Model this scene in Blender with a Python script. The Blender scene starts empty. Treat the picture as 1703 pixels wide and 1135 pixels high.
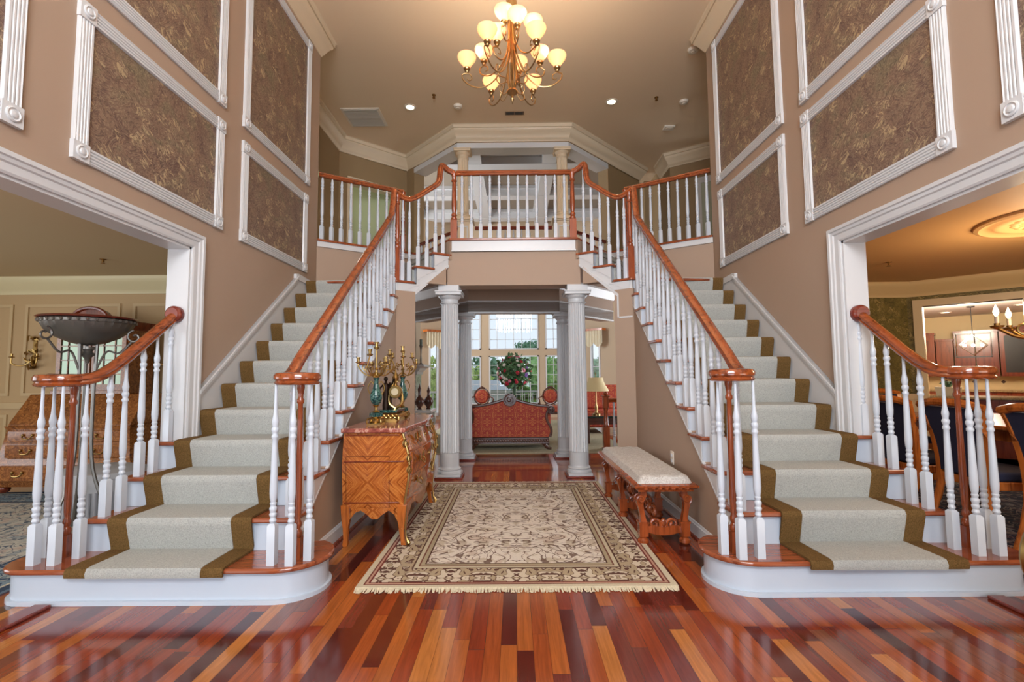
import bpy, bmesh, math, random
from mathutils import Vector, Matrix
random.seed(7)
R = math.radians
scene = bpy.context.scene
col = scene.collection

# ------------------------------------------------------------------ camera, world, main lights, exposure
F_PX, PITCH, ROLL, YAW, CAM_H = 800.0, 0.0686, -0.0084, -0.005, 1.212
cam_data = bpy.data.cameras.new('camera')
cam = bpy.data.objects.new('camera', cam_data); col.objects.link(cam)
cam_data.sensor_fit = 'HORIZONTAL'; cam_data.sensor_width = 36.0
cam_data.lens = F_PX * 36.0 / 1703.0
cam_data.clip_start = 0.05; cam_data.clip_end = 200
cam.matrix_world = (Matrix.Translation((0, 0, CAM_H)) @ Matrix.Rotation(-YAW, 4, 'Z')
                    @ Matrix.Rotation(math.pi/2 + PITCH, 4, 'X') @ Matrix.Rotation(ROLL, 4, 'Z'))
scene.camera = cam
scene.view_settings.view_transform = 'Standard'
scene.view_settings.look = 'None'
scene.view_settings.gamma = 1.0
scene.view_settings.use_curve_mapping = False
scene.view_settings.exposure = 0.16

def lin(c):
    return tuple((x/255/12.92 if x/255 <= 0.04045 else ((x/255+0.055)/1.055)**2.4) for x in c)

world = bpy.data.worlds.new('world'); scene.world = world; world.use_nodes = True
bg = world.node_tree.nodes['Background']
bg.inputs[0].default_value = (*lin((226, 236, 250)), 1); bg.inputs[1].default_value = 1.1

def area(name, loc, rot, sx, sy, power, color):
    d = bpy.data.lights.new(name, 'AREA'); d.shape = 'RECTANGLE'; d.size = sx; d.size_y = sy
    d.energy = power; d.color = color
    o = bpy.data.objects.new(name, d); col.objects.link(o); o.location = loc; o.rotation_euler = rot
    return o
DAY = (0.86, 0.93, 1.0); WARM = (1.0, 0.72, 0.45)
# daylight through the entry door glass and the tall window above it, behind the camera
area('entry_door_daylight', (0, -1.93, 1.25), (R(90), 0, 0), 2.3, 2.1, 62, (0.74, 0.87, 1.0))
area('entry_window_daylight', (0, -1.93, 4.0), (R(103), 0, 0), 2.6, 2.2, 320, (0.92, 0.95, 1.0))
# added fill lamps at blank walls, brightening the rooms left, right and beyond
area('living_fill_front', (-5.0, -1.85, 1.35), (R(90), 0, 0), 3.4, 1.9, 110, DAY)  # added frontal fill for the living room, no window in that wall
area('living_fill_side', (-7.35, 2.4, 1.3), (R(90), 0, R(-90)), 2.4, 1.9, 45, DAY)  # added fill from the solid outer wall of the living room
area('dining_fill_front', (5.0, -1.85, 1.35), (R(90), 0, 0), 3.4, 1.9, 75, (1.0, 0.9, 0.78))  # added warm frontal fill for the dining room, no window there
area('great_room_fill_left', (-4.35, 10.32, 3.0), (R(90), 0, R(-90)), 1.3, 3.8, 240, DAY)  # added tall fill for the great room, the side wall is solid
area('great_room_fill_right', (4.35, 9.4, 1.35), (R(90), 0, R(90)), 2.8, 2.0, 130, DAY)  # added low fill from the solid right wall of the great room

# ------------------------------------------------------------------ mesh building
class MB:
    def __init__(s): s.v = []; s.f = []
    def add(s, vs, fs):
        n = len(s.v); s.v += [tuple(p) for p in vs]; s.f += [tuple(i+n for i in f) for f in fs]; return s
    def box(s, x0, x1, y0, y1, z0, z1):
        return s.add([(x0,y0,z0),(x1,y0,z0),(x1,y1,z0),(x0,y1,z0),(x0,y0,z1),(x1,y0,z1),(x1,y1,z1),(x0,y1,z1)],
                     [(0,3,2,1),(4,5,6,7),(0,1,5,4),(1,2,6,5),(2,3,7,6),(3,0,4,7)])
    def obox(s, c, ax, ay, hx, hy, z0, z1):   # oriented box: centre (x, y), unit axes ax, ay, half sizes
        P = [(c[0]+ax[0]*i*hx+ay[0]*j*hy, c[1]+ax[1]*i*hx+ay[1]*j*hy) for i, j in ((-1,-1),(1,-1),(1,1),(-1,1))]
        return s.prism(P, z0, z1)
    def prism(s, P, z0, z1):
        n = len(P)
        return s.add([(p[0],p[1],z0) for p in P]+[(p[0],p[1],z1) for p in P],
                     [tuple(range(n))[::-1], tuple(range(n,2*n))]+[(i,(i+1)%n,(i+1)%n+n,i+n) for i in range(n)])
    def prismx(s, P, x0, x1):                 # polygon in (y, z) pushed along x
        n = len(P)
        return s.add([(x0,p[0],p[1]) for p in P]+[(x1,p[0],p[1]) for p in P],
                     [tuple(range(n))[::-1], tuple(range(n,2*n))]+[(i,(i+1)%n,(i+1)%n+n,i+n) for i in range(n)])
    def plate(s, P, o, a, b, n, th):          # polygon P of (a, b) coordinates on plane o+a*A+b*B, thickness th along n
        o, a, b, n = map(Vector, (o, a, b, n)); k = len(P)
        V = [o+a*p[0]+b*p[1] for p in P]; V2 = [q+n*th for q in V]
        return s.add(V+V2, [tuple(range(k))[::-1], tuple(range(k,2*k))]+[(i,(i+1)%k,(i+1)%k+k,i+k) for i in range(k)])
    def lathe(s, prof, c=(0,0,0), seg=16, axis='z', cap=True, sx=1, sy=1):
        vs = []; fs = []; n = len(prof)
        for r, z in prof:
            for i in range(seg):
                a = 2*math.pi*i/seg; x, y = r*math.cos(a)*sx, r*math.sin(a)*sy
                if axis == 'z': vs.append((c[0]+x, c[1]+y, c[2]+z))
                elif axis == 'x': vs.append((c[0]+z, c[1]+x, c[2]+y))
                else: vs.append((c[0]+x, c[1]+z, c[2]+y))
        for j in range(n-1):
            for i in range(seg):
                k = (i+1) % seg
                fs.append((j*seg+i, j*seg+k, (j+1)*seg+k, (j+1)*seg+i))
        if cap:
            fs.append(tuple(range(seg))[::-1]); fs.append(tuple(range((n-1)*seg, n*seg)))
        return s.add(vs, fs)
    def ball(s, c, r, seg=10, rings=6, sx=1, sy=1, sz=1):
        prof = [(max(1e-4, r*math.sin(math.pi*i/rings)), -r*sz*math.cos(math.pi*i/rings)) for i in range(rings+1)]
        return s.lathe(prof, c, seg, sx=sx, sy=sy)
    def tube(s, path, r, seg=8, cap=True):
        P = [Vector(p) for p in path]; rr = r if isinstance(r, (list, tuple)) else [r]*len(P)
        vs = []; fs = []; up = None
        for i, p in enumerate(P):
            t = (P[min(i+1, len(P)-1)]-P[max(i-1, 0)]); t = t.normalized() if t.length > 1e-9 else Vector((0,0,1))
            if up is None: up = t.orthogonal().normalized()
            else:
                up = up-t*up.dot(t); up = up.normalized() if up.length > 1e-6 else t.orthogonal().normalized()
            b = t.cross(up)
            for k in range(seg):
                a = 2*math.pi*k/seg; vs.append(p+(up*math.cos(a)+b*math.sin(a))*rr[i])
        n = len(P)
        for j in range(n-1):
            for i in range(seg):
                k = (i+1) % seg; fs.append((j*seg+i, j*seg+k, (j+1)*seg+k, (j+1)*seg+i))
        if cap: fs.append(tuple(range(seg))[::-1]); fs.append(tuple(range((n-1)*seg, n*seg)))
        return s.add(vs, fs)
    def sweep(s, path, prof, side0=None, cap=True):   # prof: (side, up) closed loop along a 3-D path, kept upright
        P = [Vector(p) for p in path]; vs = []; fs = []; m = len(prof); side = Vector(side0) if side0 else None; n = len(P)
        for i, p in enumerate(P):
            t = (P[min(i+1, n-1)]-P[max(i-1, 0)]).normalized(); h = Vector((t.x, t.y, 0))
            if h.length > 0.25 or side is None: side = Vector((h.y, -h.x, 0)).normalized()
            up = side.cross(t).normalized()
            for a, b in prof: vs.append(p+side*a+up*b)
        for j in range(n-1):
            for i in range(m):
                k = (i+1) % m; fs.append((j*m+i, j*m+k, (j+1)*m+k, (j+1)*m+i))
        if cap: fs.append(tuple(range(m))[::-1]); fs.append(tuple(range((n-1)*m, n*m)))
        return s.add(vs, fs)
    def mitre(s, path, prof, closed=False):           # path of (x, y); prof of (out, z); 'out' is to the right of travel
        n = len(path); m = len(prof); vs = []; fs = []
        for i in range(n):
            p = Vector(path[i]).to_2d() if False else Vector((path[i][0], path[i][1]))
            def nrm(a, b):
                d = Vector((b[0]-a[0], b[1]-a[1])).normalized(); return Vector((d.y, -d.x))
            N = []
            if i > 0 or closed: N.append(nrm(path[i-1], path[i]))
            if i < n-1 or closed: N.append(nrm(path[i], path[(i+1) % n]))
            if len(N) == 2:
                b = (N[0]+N[1]).normalized(); k = 1/max(0.3, b.dot(N[0])); b = b*k
            else: b = N[0]
            for o, z in prof: vs.append((p.x+b.x*o, p.y+b.y*o, z))
        for j in range(n if closed else n-1):
            for i in range(m):
                k = (i+1) % m; q = (j+1) % n; fs.append((j*m+i, j*m+k, q*m+k, q*m+i))
        if not closed: fs.append(tuple(range(m))[::-1]); fs.append(tuple(range((n-1)*m, n*m)))
        return s.add(vs, fs)
    def loft(s, secs, cap=True):                      # list of equal-length rings of 3-D points
        m = len(secs[0]); vs = [p for r in secs for p in r]; fs = []
        for j in range(len(secs)-1):
            for i in range(m):
                k = (i+1) % m; fs.append((j*m+i, j*m+k, (j+1)*m+k, (j+1)*m+i))
        if cap: fs.append(tuple(range(m))[::-1]); fs.append(tuple(range((len(secs)-1)*m, len(secs)*m)))
        return s.add(vs, fs)
    def grid(s, nu, nv, fn):
        vs = [fn(i/nu, j/nv) for j in range(nv+1) for i in range(nu+1)]
        fs = [(j*(nu+1)+i, j*(nu+1)+i+1, (j+1)*(nu+1)+i+1, (j+1)*(nu+1)+i) for j in range(nv) for i in range(nu)]
        return s.add(vs, fs)
    def xform(s, M): s.v = [tuple(M @ Vector(p)) for p in s.v]; return s
    def mesh(s, name, mat, smooth=True):
        me = bpy.data.meshes.new(name); me.from_pydata(s.v, [], s.f); me.update()
        bm = bmesh.new(); bm.from_mesh(me); bmesh.ops.recalc_face_normals(bm, faces=bm.faces); bm.to_mesh(me); bm.free()
        if smooth:
            me.shade_smooth(); me.set_sharp_from_angle(angle=R(38))
        if mat: me.materials.append(mat)
        return me
    def build(s, name, mat, parent=None, label=None, smooth=True, bevel=0, thing=None, local=False, group=None):
        me = s.mesh(name, mat, smooth)
        o = bpy.data.objects.new(name, me); col.objects.link(o)
        if parent:
            o.parent = parent
            if not local:
                w = Vector((0, 0, 0)); q = parent
                while q: w = w+q.location; q = q.parent
                me.transform(Matrix.Translation(-w))
        if bevel:
            b = o.modifiers.new('bevel', 'BEVEL'); b.width = bevel; b.segments = 2; b.limit_method = 'ANGLE'; b.harden_normals = False
        if label: o['label'] = label
        if thing: o['label'], o['category'] = thing
        if group: o['group'] = group
        return o

def thing(name, label, cat, loc=(0, 0, 0), rotz=0, group=None):
    o = bpy.data.objects.new(name, None); col.objects.link(o); o.location = loc; o.rotation_euler = (0, 0, rotz)
    o.empty_display_size = 0.1; o['label'] = label; o['category'] = cat
    if group: o['group'] = group
    return o
def part(name, me, parent, loc=(0, 0, 0), rotz=0):
    o = bpy.data.objects.new(name, me); col.objects.link(o); o.parent = parent; o.location = loc; o.rotation_euler = (0, 0, rotz)
    return o
def struct(name, mb, mat, smooth=False, bevel=0):
    o = mb.build(name, mat, smooth=smooth, bevel=bevel); o['kind'] = 'structure'; return o
def copy_tree(o, parent=None):
    c = o.copy(); col.objects.link(c); c.parent = parent
    for ch in [q for q in col.objects if q.parent == o]: copy_tree(ch, c)
    return c
def copy_thing(o, loc, rotz, label):
    c = copy_tree(o); c.location = loc; c.rotation_euler = (0, 0, rotz); c['label'] = label; return c
def arc(cx, cy, r, a0, a1, n, z=None):
    P = [(cx+r*math.cos(R(a0+(a1-a0)*i/n)), cy+r*math.sin(R(a0+(a1-a0)*i/n))) for i in range(n+1)]
    return P if z is None else [(x, y, z) for x, y in P]
def spiral(c, r0, r1, a0, a1, n, A, B):              # a flat scroll in the plane of axes A, B
    c, A, B = map(Vector, (c, A, B)); out = []
    for i in range(n+1):
        t = i/n; a = R(a0+(a1-a0)*t); r = r0+(r1-r0)*t; out.append(tuple(c+A*(r*math.cos(a))+B*(r*math.sin(a))))
    return out
def bez(P, n=12):                                     # Catmull-Rom through P
    P = [Vector(p) for p in P]; Q = [P[0]*2-P[1]]+P+[P[-1]*2-P[-2]]; out = []
    for i in range(1, len(Q)-2):
        for j in range(n):
            t = j/n; p0, p1, p2, p3 = Q[i-1:i+3]
            out.append(0.5*((2*p1)+(p2-p0)*t+(2*p0-5*p1+4*p2-p3)*t*t+(3*p1-p0-3*p2+p3)*t*t*t))
    out.append(P[-1]); return [tuple(p) for p in out]

# ------------------------------------------------------------------ materials
def mat(name, rgb, rough=0.5, metal=0.0, bump=None, spec=None, emit=None, coat=None):
    m = bpy.data.materials.new(name); m.use_nodes = True; nt = m.node_tree; b = nt.nodes['Principled BSDF']
    b.inputs['Base Color'].default_value = (*lin(rgb), 1); b.inputs['Roughness'].default_value = rough; b.inputs['Metallic'].default_value = metal
    if spec is not None: b.inputs['Specular IOR Level'].default_value = spec
    if coat is not None: b.inputs['Coat Weight'].default_value = coat; b.inputs['Coat Roughness'].default_value = 0.08
    if emit: b.inputs['Emission Color'].default_value = (*lin(emit[0]), 1); b.inputs['Emission Strength'].default_value = emit[1]
    if bump:
        n = nt.nodes.new('ShaderNodeTexNoise'); n.inputs['Scale'].default_value = bump[0]; n.inputs['Detail'].default_value = 4
        tc = nt.nodes.new('ShaderNodeTexCoord'); nt.links.new(tc.outputs['Object'], n.inputs['Vector'])
        bp = nt.nodes.new('ShaderNodeBump'); bp.inputs['Strength'].default_value = bump[1]; bp.inputs['Distance'].default_value = bump[2]
        nt.links.new(n.outputs['Fac'], bp.inputs['Height']); nt.links.new(bp.outputs['Normal'], b.inputs['Normal'])
    return m
class NT:
    def __init__(s, m): s.m = m; s.t = m.node_tree; s.b = s.t.nodes['Principled BSDF']
    def n(s, typ, **k):
        x = s.t.nodes.new(typ)
        for a, v in k.items(): setattr(x, a, v)
        return x
    def put(s, x, sock):
        if isinstance(x, (int, float)): sock.default_value = x
        elif isinstance(x, tuple): sock.default_value = x if len(sock.default_value) == len(x) else (*x, 1)
        else: s.t.links.new(x, sock)
    def math(s, op, a, b=0.0, c=0.0):
        x = s.n('ShaderNodeMath', operation=op); s.put(a, x.inputs[0]); s.put(b, x.inputs[1]); s.put(c, x.inputs[2]); return x.outputs[0]
    def vec(s, x, y, z=0.0):
        c = s.n('ShaderNodeCombineXYZ')
        for v, i in ((x,0),(y,1),(z,2)): s.put(v, c.inputs[i])
        return c.outputs[0]
    def noise(s, v, scale, detail=3, dist=0.0, rough=0.5):
        x = s.n('ShaderNodeTexNoise'); s.put(v, x.inputs['Vector']); x.inputs['Scale'].default_value = scale
        x.inputs['Detail'].default_value = detail; x.inputs['Distortion'].default_value = dist; x.inputs['Roughness'].default_value = rough
        return x.outputs['Fac']
    def ramp(s, fac, stops, const=False):
        x = s.n('ShaderNodeValToRGB'); e = x.color_ramp
        if const: e.interpolation = 'CONSTANT'
        while len(e.elements) < len(stops): e.elements.new(0.5)
        for i, (p, c) in enumerate(stops): e.elements[i].position = p; e.elements[i].color = (*lin(c), 1)
        s.put(fac, x.inputs[0]); return x.outputs[0]
    def mix(s, fac, a, b, mode='MIX'):
        x = s.n('ShaderNodeMix', data_type='RGBA', blend_type=mode); s.put(fac, x.inputs[0])
        s.put(a if not isinstance(a, tuple) else (*a, 1), x.inputs[6]); s.put(b if not isinstance(b, tuple) else (*b, 1), x.inputs[7]); return x.outputs[2]
    def coords(s, kind='Object'):
        tc = s.n('ShaderNodeTexCoord'); sp = s.n('ShaderNodeSeparateXYZ'); s.t.links.new(tc.outputs[kind], sp.inputs[0])
        return tc.outputs[kind], sp.outputs[0], sp.outputs[1], sp.outputs[2]
    def color(s, c): s.t.links.new(c, s.b.inputs['Base Color'])
    def bump(s, h, strength=0.3, dist=0.01):
        bp = s.n('ShaderNodeBump'); bp.inputs['Strength'].default_value = strength; bp.inputs['Distance'].default_value = dist
        s.put(h, bp.inputs['Height']); s.t.links.new(bp.outputs[0], s.b.inputs['Normal'])

def wood(name, c1, c2, rough=0.25, axis='y', scale=1.0, coat=0.3, fig=0.0):
    m = mat(name, c1, rough, coat=coat); k = NT(m); v, x, y, z = k.coords()
    st = {'x': (2, 22, 22), 'y': (22, 2, 22), 'z': (22, 22, 2)}[axis]
    vv = k.vec(k.math('MULTIPLY', x, st[0]*scale), k.math('MULTIPLY', y, st[1]*scale), k.math('MULTIPLY', z, st[2]*scale))
    a = k.noise(vv, 1.0, 5, 1.2+fig, 0.6)
    k.color(k.ramp(a, [(0.3, c2), (0.5, c1), (0.72, tuple(min(255, int(q*1.12)) for q in c1))])); return m
M = {}
M['trim'] = mat('white_trim_paint', (206, 207, 208), 0.3)
M['riser'] = mat('white_riser_paint', (190, 200, 212), 0.28)
M['baluster'] = mat('white_baluster_paint', (196, 203, 212), 0.25)
M['crown'] = mat('cream_crown_paint', (214, 196, 168), 0.4)
M['tan'] = mat('tan_wall_paint', (166, 142, 122), 0.65, bump=(90, 0.04, 0.002))
M['olive'] = mat('olive_brown_wall_paint', (146, 122, 88), 0.65)
M['ceil'] = mat('beige_ceiling_paint', (228, 206, 176), 0.7, bump=(60, 0.05, 0.003))
M['gold_wall'] = mat('khaki_wall_paint', (192, 162, 118), 0.6)
M['gold_ceil'] = mat('khaki_ceiling_paint', (206, 186, 146), 0.7)
M['din_ceil'] = mat('apricot_ceiling_paint', (214, 170, 112), 0.6)
M['great_wall'] = mat('beige_great_room_paint', (190, 168, 140), 0.65)
M['great_ceil'] = mat('grey_beige_coffer_paint', (150, 138, 122), 0.7)
M['rail'] = wood('cherry_handrail_wood', (144, 72, 36), (92, 40, 18), 0.16, 'y', 1.2, 0.5)
M['railx'] = wood('cherry_handrail_wood_crosswise', (144, 72, 36), (92, 40, 18), 0.16, 'x', 1.2, 0.5)
M['newel'] = wood('cherry_newel_wood', (146, 70, 34), (96, 40, 18), 0.2, 'z', 1.2, 0.4)
M['tread'] = wood('cherry_tread_wood', (148, 78, 48), (102, 44, 25), 0.14, 'x', 1.2, 0.5)
M['mahog'] = wood('mahogany_plinth_wood', (120, 48, 34), (80, 24, 18), 0.25, 'x', 1.2, 0.3)

def plank_mat(name, axis='y', w=0.072, L=0.8, dim=1.0):
    m = mat(name, (150, 60, 30), 0.13, coat=0.35); k = NT(m); v, x, y, z = k.coords()
    if axis == 'x': x, y = y, x
    row = k.math('FLOOR', k.math('DIVIDE', x, w))
    wn = k.n('ShaderNodeTexWhiteNoise', noise_dimensions='1D'); k.put(row, wn.inputs['W'])
    yy = k.math('ADD', k.math('DIVIDE', y, L), k.math('MULTIPLY', wn.outputs['Value'], 7.3))
    seg = k.math('FLOOR', yy)
    w2 = k.n('ShaderNodeTexWhiteNoise', noise_dimensions='2D'); k.put(k.vec(row, seg), w2.inputs['Vector'])
    d = lambda c: tuple(min(255, int(q*dim*.9)) for q in (c[0], c[1]*1.05, c[2]))
    base = k.ramp(w2.outputs['Value'], [(0.0, d((110, 38, 28))), (0.15, d((160, 62, 34))), (0.32, d((186, 86, 42))), (0.46, d((136, 56, 46))),
                                        (0.56, d((204, 106, 50))), (0.70, d((170, 68, 36))), (0.82, d((222, 132, 68))), (0.91, d((92, 36, 34))), (0.96, d((150, 84, 66)))], True)
    gv = k.vec(k.math('MULTIPLY', x, 60.0), k.math('MULTIPLY', y, 3.0), k.math('MULTIPLY', w2.outputs['Value'], 40.0))
    g = k.noise(gv, 1.0, 5, 1.0, 0.6)
    c = k.mix(0.55, base, k.ramp(g, [(0.25, (120, 120, 120)), (0.5, (200, 200, 200)), (0.75, (255, 250, 240))]), 'MULTIPLY')
    fx = k.math('ABSOLUTE', k.math('SUBTRACT', k.math('FRACT', k.math('DIVIDE', x, w)), 0.5))
    fy = k.math('ABSOLUTE', k.math('SUBTRACT', k.math('FRACT', yy), 0.5))
    gap = k.math('MAXIMUM', k.math('GREATER_THAN', fx, 0.485), k.math('GREATER_THAN', fy, 0.4985))
    c = k.mix(k.math('MULTIPLY', gap, 0.6), c, lin((40, 14, 10)))
    k.color(c); k.bump(k.math('SUBTRACT', 1.0, gap), 0.12, 0.002); return m
M['floor'] = plank_mat('brazilian_cherry_planks', 'y')
M['floorx'] = plank_mat('brazilian_cherry_planks_crosswise', 'x')

def wallpaper(name, axis='y', base=((104, 78, 70), (132, 106, 88), (118, 106, 84)), hi=(204, 182, 138)):
    m = mat(name, (90, 66, 48), 0.5); k = NT(m); v, x, y, z = k.coords()
    u = y if axis == 'y' else x
    P = k.vec(u, z, 0.0)
    b = k.ramp(k.noise(P, 4.0, 3, 1.5), [(0.3, base[0]), (0.5, base[1]), (0.68, base[2])])
    n1 = k.noise(P, 5.0, 2, 4.0, 0.5)
    sw = k.math('ABSOLUTE', k.math('SUBTRACT', k.math('FRACT', k.math('MULTIPLY', n1, 9.0)), 0.5))
    dk = tuple(int(q*.72) for q in base[0]); lt = tuple(min(255, int(q*1.3)) for q in base[2])
    c = k.mix(k.math('MULTIPLY', k.math('GREATER_THAN', sw, 0.4), 0.6), b, lin(lt))
    c = k.mix(k.math('MULTIPLY', k.math('LESS_THAN', sw, 0.09), 0.6), c, lin(dk))
    # curling leaf strokes
    vo = k.n('ShaderNodeTexVoronoi'); vo.inputs['Scale'].default_value = 9.0; k.put(P, vo.inputs['Vector'])
    n2 = k.noise(k.vec(k.math('ADD', u, k.math('MULTIPLY', z, 0.7)), k.math('MULTIPLY', z, 0.7), 3.1), 9.0, 1, 3.0)
    st = k.math('ABSOLUTE', k.math('SUBTRACT', n2, 0.5))
    cell = k.n('ShaderNodeSeparateColor'); k.put(vo.outputs['Color'], cell.inputs[0])
    msk = k.math('MULTIPLY', k.math('LESS_THAN', st, 0.035), k.math('MULTIPLY', k.math('GREATER_THAN', cell.outputs[0], 0.35), k.math('LESS_THAN', vo.outputs['Distance'], 0.5)))
    c = k.mix(k.math('MULTIPLY', msk, 0.5), c, lin(hi))
    n3 = k.noise(P, 18.0, 3, 2.5); c = k.mix(k.math('MULTIPLY', k.math('GREATER_THAN', n3, 0.58), 0.4), c, lin(dk))
    k.color(c); return m
M['paper'] = wallpaper('brown_leaf_scroll_wallpaper', 'y')
M['paper_green'] = wallpaper('olive_damask_wallpaper', 'x', ((84, 76, 34), (128, 112, 54), (104, 92, 40)), (196, 170, 104))

def carpet(name, c1, c2, sc=160, d=0.006, st=0.6):
    m = mat(name, c1, 0.95, spec=0.1); k = NT(m); v, x, y, z = k.coords()
    n = k.noise(v, sc, 4, 0.5, 0.7); n2 = k.noise(v, 6.0, 2)
    c = k.ramp(n, [(0.3, c2), (0.6, c1)]); c = k.mix(k.math('MULTIPLY', n2, 0.18), c, lin(c2)); k.color(c); k.bump(n, st, d); return m
M['runner'] = carpet('cream_cut_pile_carpet', (186, 186, 180), (146, 147, 142))
M['runner_edge'] = carpet('brown_cut_pile_carpet', (120, 92, 54), (78, 58, 30))

def rug_mat(name, hx, hy, cols, bands):
    # cols: field, vine, accent, border, stripe ; centred object coordinates, half sizes hx, hy
    m = mat(name, cols[0], 0.95, spec=0.1); k = NT(m); v, x, y, z = k.coords()
    ax = k.math('ABSOLUTE', x); ay = k.math('ABSOLUTE', y)
    e = k.math('MINIMUM', k.math('SUBTRACT', hx, ax), k.math('SUBTRACT', hy, ay))
    P = k.vec(ax, ay, 0.0)
    P2 = k.vec(k.math('PINGPONG', x, 0.23), k.math('PINGPONG', y, 0.31), 2.0)
    n1 = k.noise(P, 2.6, 1, 1.6, 0.4); ln = k.math('ABSOLUTE', k.math('SUBTRACT', k.math('FRACT', k.math('MULTIPLY', n1, 7.0)), 0.5))
    vine = k.math('MAXIMUM', k.math('LESS_THAN', ln, 0.055), k.math('LESS_THAN', k.math('ABSOLUTE', k.math('SUBTRACT', k.noise(P, 5.5, 1, 2.4, 0.4), 0.5)), 0.022))
    n2 = k.noise(P2, 9.0, 1, 1.2, 0.4); leaf = k.math('GREATER_THAN', n2, 0.57)
    n3 = k.noise(P, 6.0, 2, 1.0); flw = k.math('GREATER_THAN', n3, 0.6)
    c = k.mix(k.math('MULTIPLY', leaf, 0.55), lin(cols[0]), lin(cols[2]))
    c = k.mix(k.math('MULTIPLY', flw, 0.7), c, lin(cols[4])); c = k.mix(k.math('MULTIPLY', vine, 0.85), c, lin(cols[1]))
    # border field with its own repeat
    PB = k.vec(k.math('PINGPONG', x, 0.2), k.math('PINGPONG', y, 0.2), 5.0)
    nb = k.noise(PB, 9.0, 1, 2.2); cb = k.mix(k.math('GREATER_THAN', nb, 0.53), lin(cols[3]), lin(cols[2]))
    cb = k.mix(k.math('LESS_THAN', k.math('ABSOLUTE', k.math('SUBTRACT', nb, 0.5)), 0.035), cb, lin(cols[1]))
    inb = k.math('LESS_THAN', e, bands[-1][1]); c = k.mix(inb, c, cb)
    for a, b, cc in bands:
        f = k.math('MULTIPLY', k.math('GREATER_THAN', e, a), k.math('LESS_THAN', e, b))
        if cc is not None: c = k.mix(f, c, lin(cc))
    pile = k.noise(v, 220.0, 3); c = k.mix(0.25, c, k.ramp(pile, [(0.3, (120, 120, 120)), (0.7, (255, 255, 255))]), 'MULTIPLY')
    k.color(c); k.bump(pile, 0.4, 0.004); return m
M['iron'] = mat('dark_pewter_iron', (128, 124, 118), 0.38, 0.75)
M['brass'] = mat('antique_brass', (176, 146, 100), 0.3, 1.0)
M['brass_dark'] = mat('dark_antique_brass', (150, 112, 62), 0.35, 0.9)
M['ormolu'] = mat('gilt_bronze', (176, 146, 90), 0.28, 1.0)
def shade_mat(name, rgb, em):
    m = mat(name, rgb, 0.5); t = m.node_tree; b = t.nodes['Principled BSDF']; o = t.nodes['Material Output']
    b.inputs['Emission Color'].default_value = (*lin(rgb), 1); b.inputs['Emission Strength'].default_value = em
    tr = t.nodes.new('ShaderNodeBsdfTranslucent'); tr.inputs[0].default_value = (*lin(rgb), 1)
    mx = t.nodes.new('ShaderNodeMixShader'); mx.inputs[0].default_value = 0.5
    t.links.new(b.outputs[0], mx.inputs[1]); t.links.new(tr.outputs[0], mx.inputs[2]); t.links.new(mx.outputs[0], o.inputs[0]); return m
M['shade'] = shade_mat('lit_amber_glass_shade', (250, 218, 182), 0.30)
M['bulb'] = mat('glowing_bulb', (255, 240, 210), 0.4, emit=((255, 236, 200), 6.0))
M['black'] = mat('black_paint', (30, 28, 28), 0.4)
M['plastic'] = mat('off_white_plastic', (226, 216, 200), 0.4)
M['navy'] = mat('navy_upholstery', (26, 28, 52), 0.9)
M['chair_wood'] = wood('honey_chair_wood', (178, 98, 40), (128, 60, 20), 0.22, 'z', 1.0, 0.4)
M['dark_wood'] = wood('dark_carved_wood', (86, 50, 36), (44, 22, 16), 0.3, 'x', 1.0, 0.3)
M['cabinet'] = wood('cherry_cabinet_wood', (124, 54, 30), (84, 30, 16), 0.25, 'z', 0.7, 0.3)
M['burl'] = mat('burl_walnut_veneer', (140, 84, 38), 0.22, coat=0.5); _k = NT(M['burl']); _v = _k.coords()[0]
_k.color(_k.ramp(_k.noise(_v, 16.0, 6, 2.5, 0.7), [(0.3, (72, 36, 16)), (0.5, (140, 82, 36)), (0.7, (186, 122, 62))]))
M['bench_wood'] = wood('carved_fruitwood', (150, 72, 34), (86, 34, 16), 0.22, 'z', 1.0, 0.5)
M['glass'] = mat('clear_glass', (240, 246, 246), 0.03)
M['glass'].node_tree.nodes['Principled BSDF'].inputs['Transmission Weight'].default_value = 1.0
M['glass'].node_tree.nodes['Principled BSDF'].inputs['IOR'].default_value = 1.02
M['mirror'] = mat('antique_mirror_glass', (120, 132, 116), 0.14, 0.8)
def pane_mat():
    m = bpy.data.materials.new('window_pane_glass'); m.use_nodes = True; t = m.node_tree; t.nodes.clear()
    o = t.nodes.new('ShaderNodeOutputMaterial'); mx = t.nodes.new('ShaderNodeMixShader'); a = t.nodes.new('ShaderNodeBsdfTransparent')
    g = t.nodes.new('ShaderNodeBsdfGlossy'); g.inputs['Roughness'].default_value = 0.02; mx.inputs[0].default_value = 0.06
    a.inputs[0].default_value = (0.97, 0.99, 0.99, 1)
    t.links.new(a.outputs[0], mx.inputs[1]); t.links.new(g.outputs[0], mx.inputs[2]); t.links.new(mx.outputs[0], o.inputs[0]); return m
M['pane'] = pane_mat()

# ------------------------------------------------------------------ the room shell
RISE, RUN = 0.19, 0.253
CEIL = 5.45; UP = 2.85; LOW = 2.42
SD = {-1: dict(xi=1.293, xw=2.391, y0=2.617), 1: dict(xi=1.308, xw=2.417, y0=2.667)}
TH = 0.16; WEND = 5.74; YF = -2.0; OPEN1 = 3.50; OPEN0 = -0.7; HEAD = 2.17

def seg(mb, p, q, z0, z1, th=0.12):          # straight wall piece, thickness to the left of travel
    d = Vector((q[0]-p[0], q[1]-p[1])).normalized(); n = Vector((-d.y, d.x))*th
    return mb.prism([p, q, (q[0]+n.x, q[1]+n.y), (p[0]+n.x, p[1]+n.y)], z0, z1)

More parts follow.
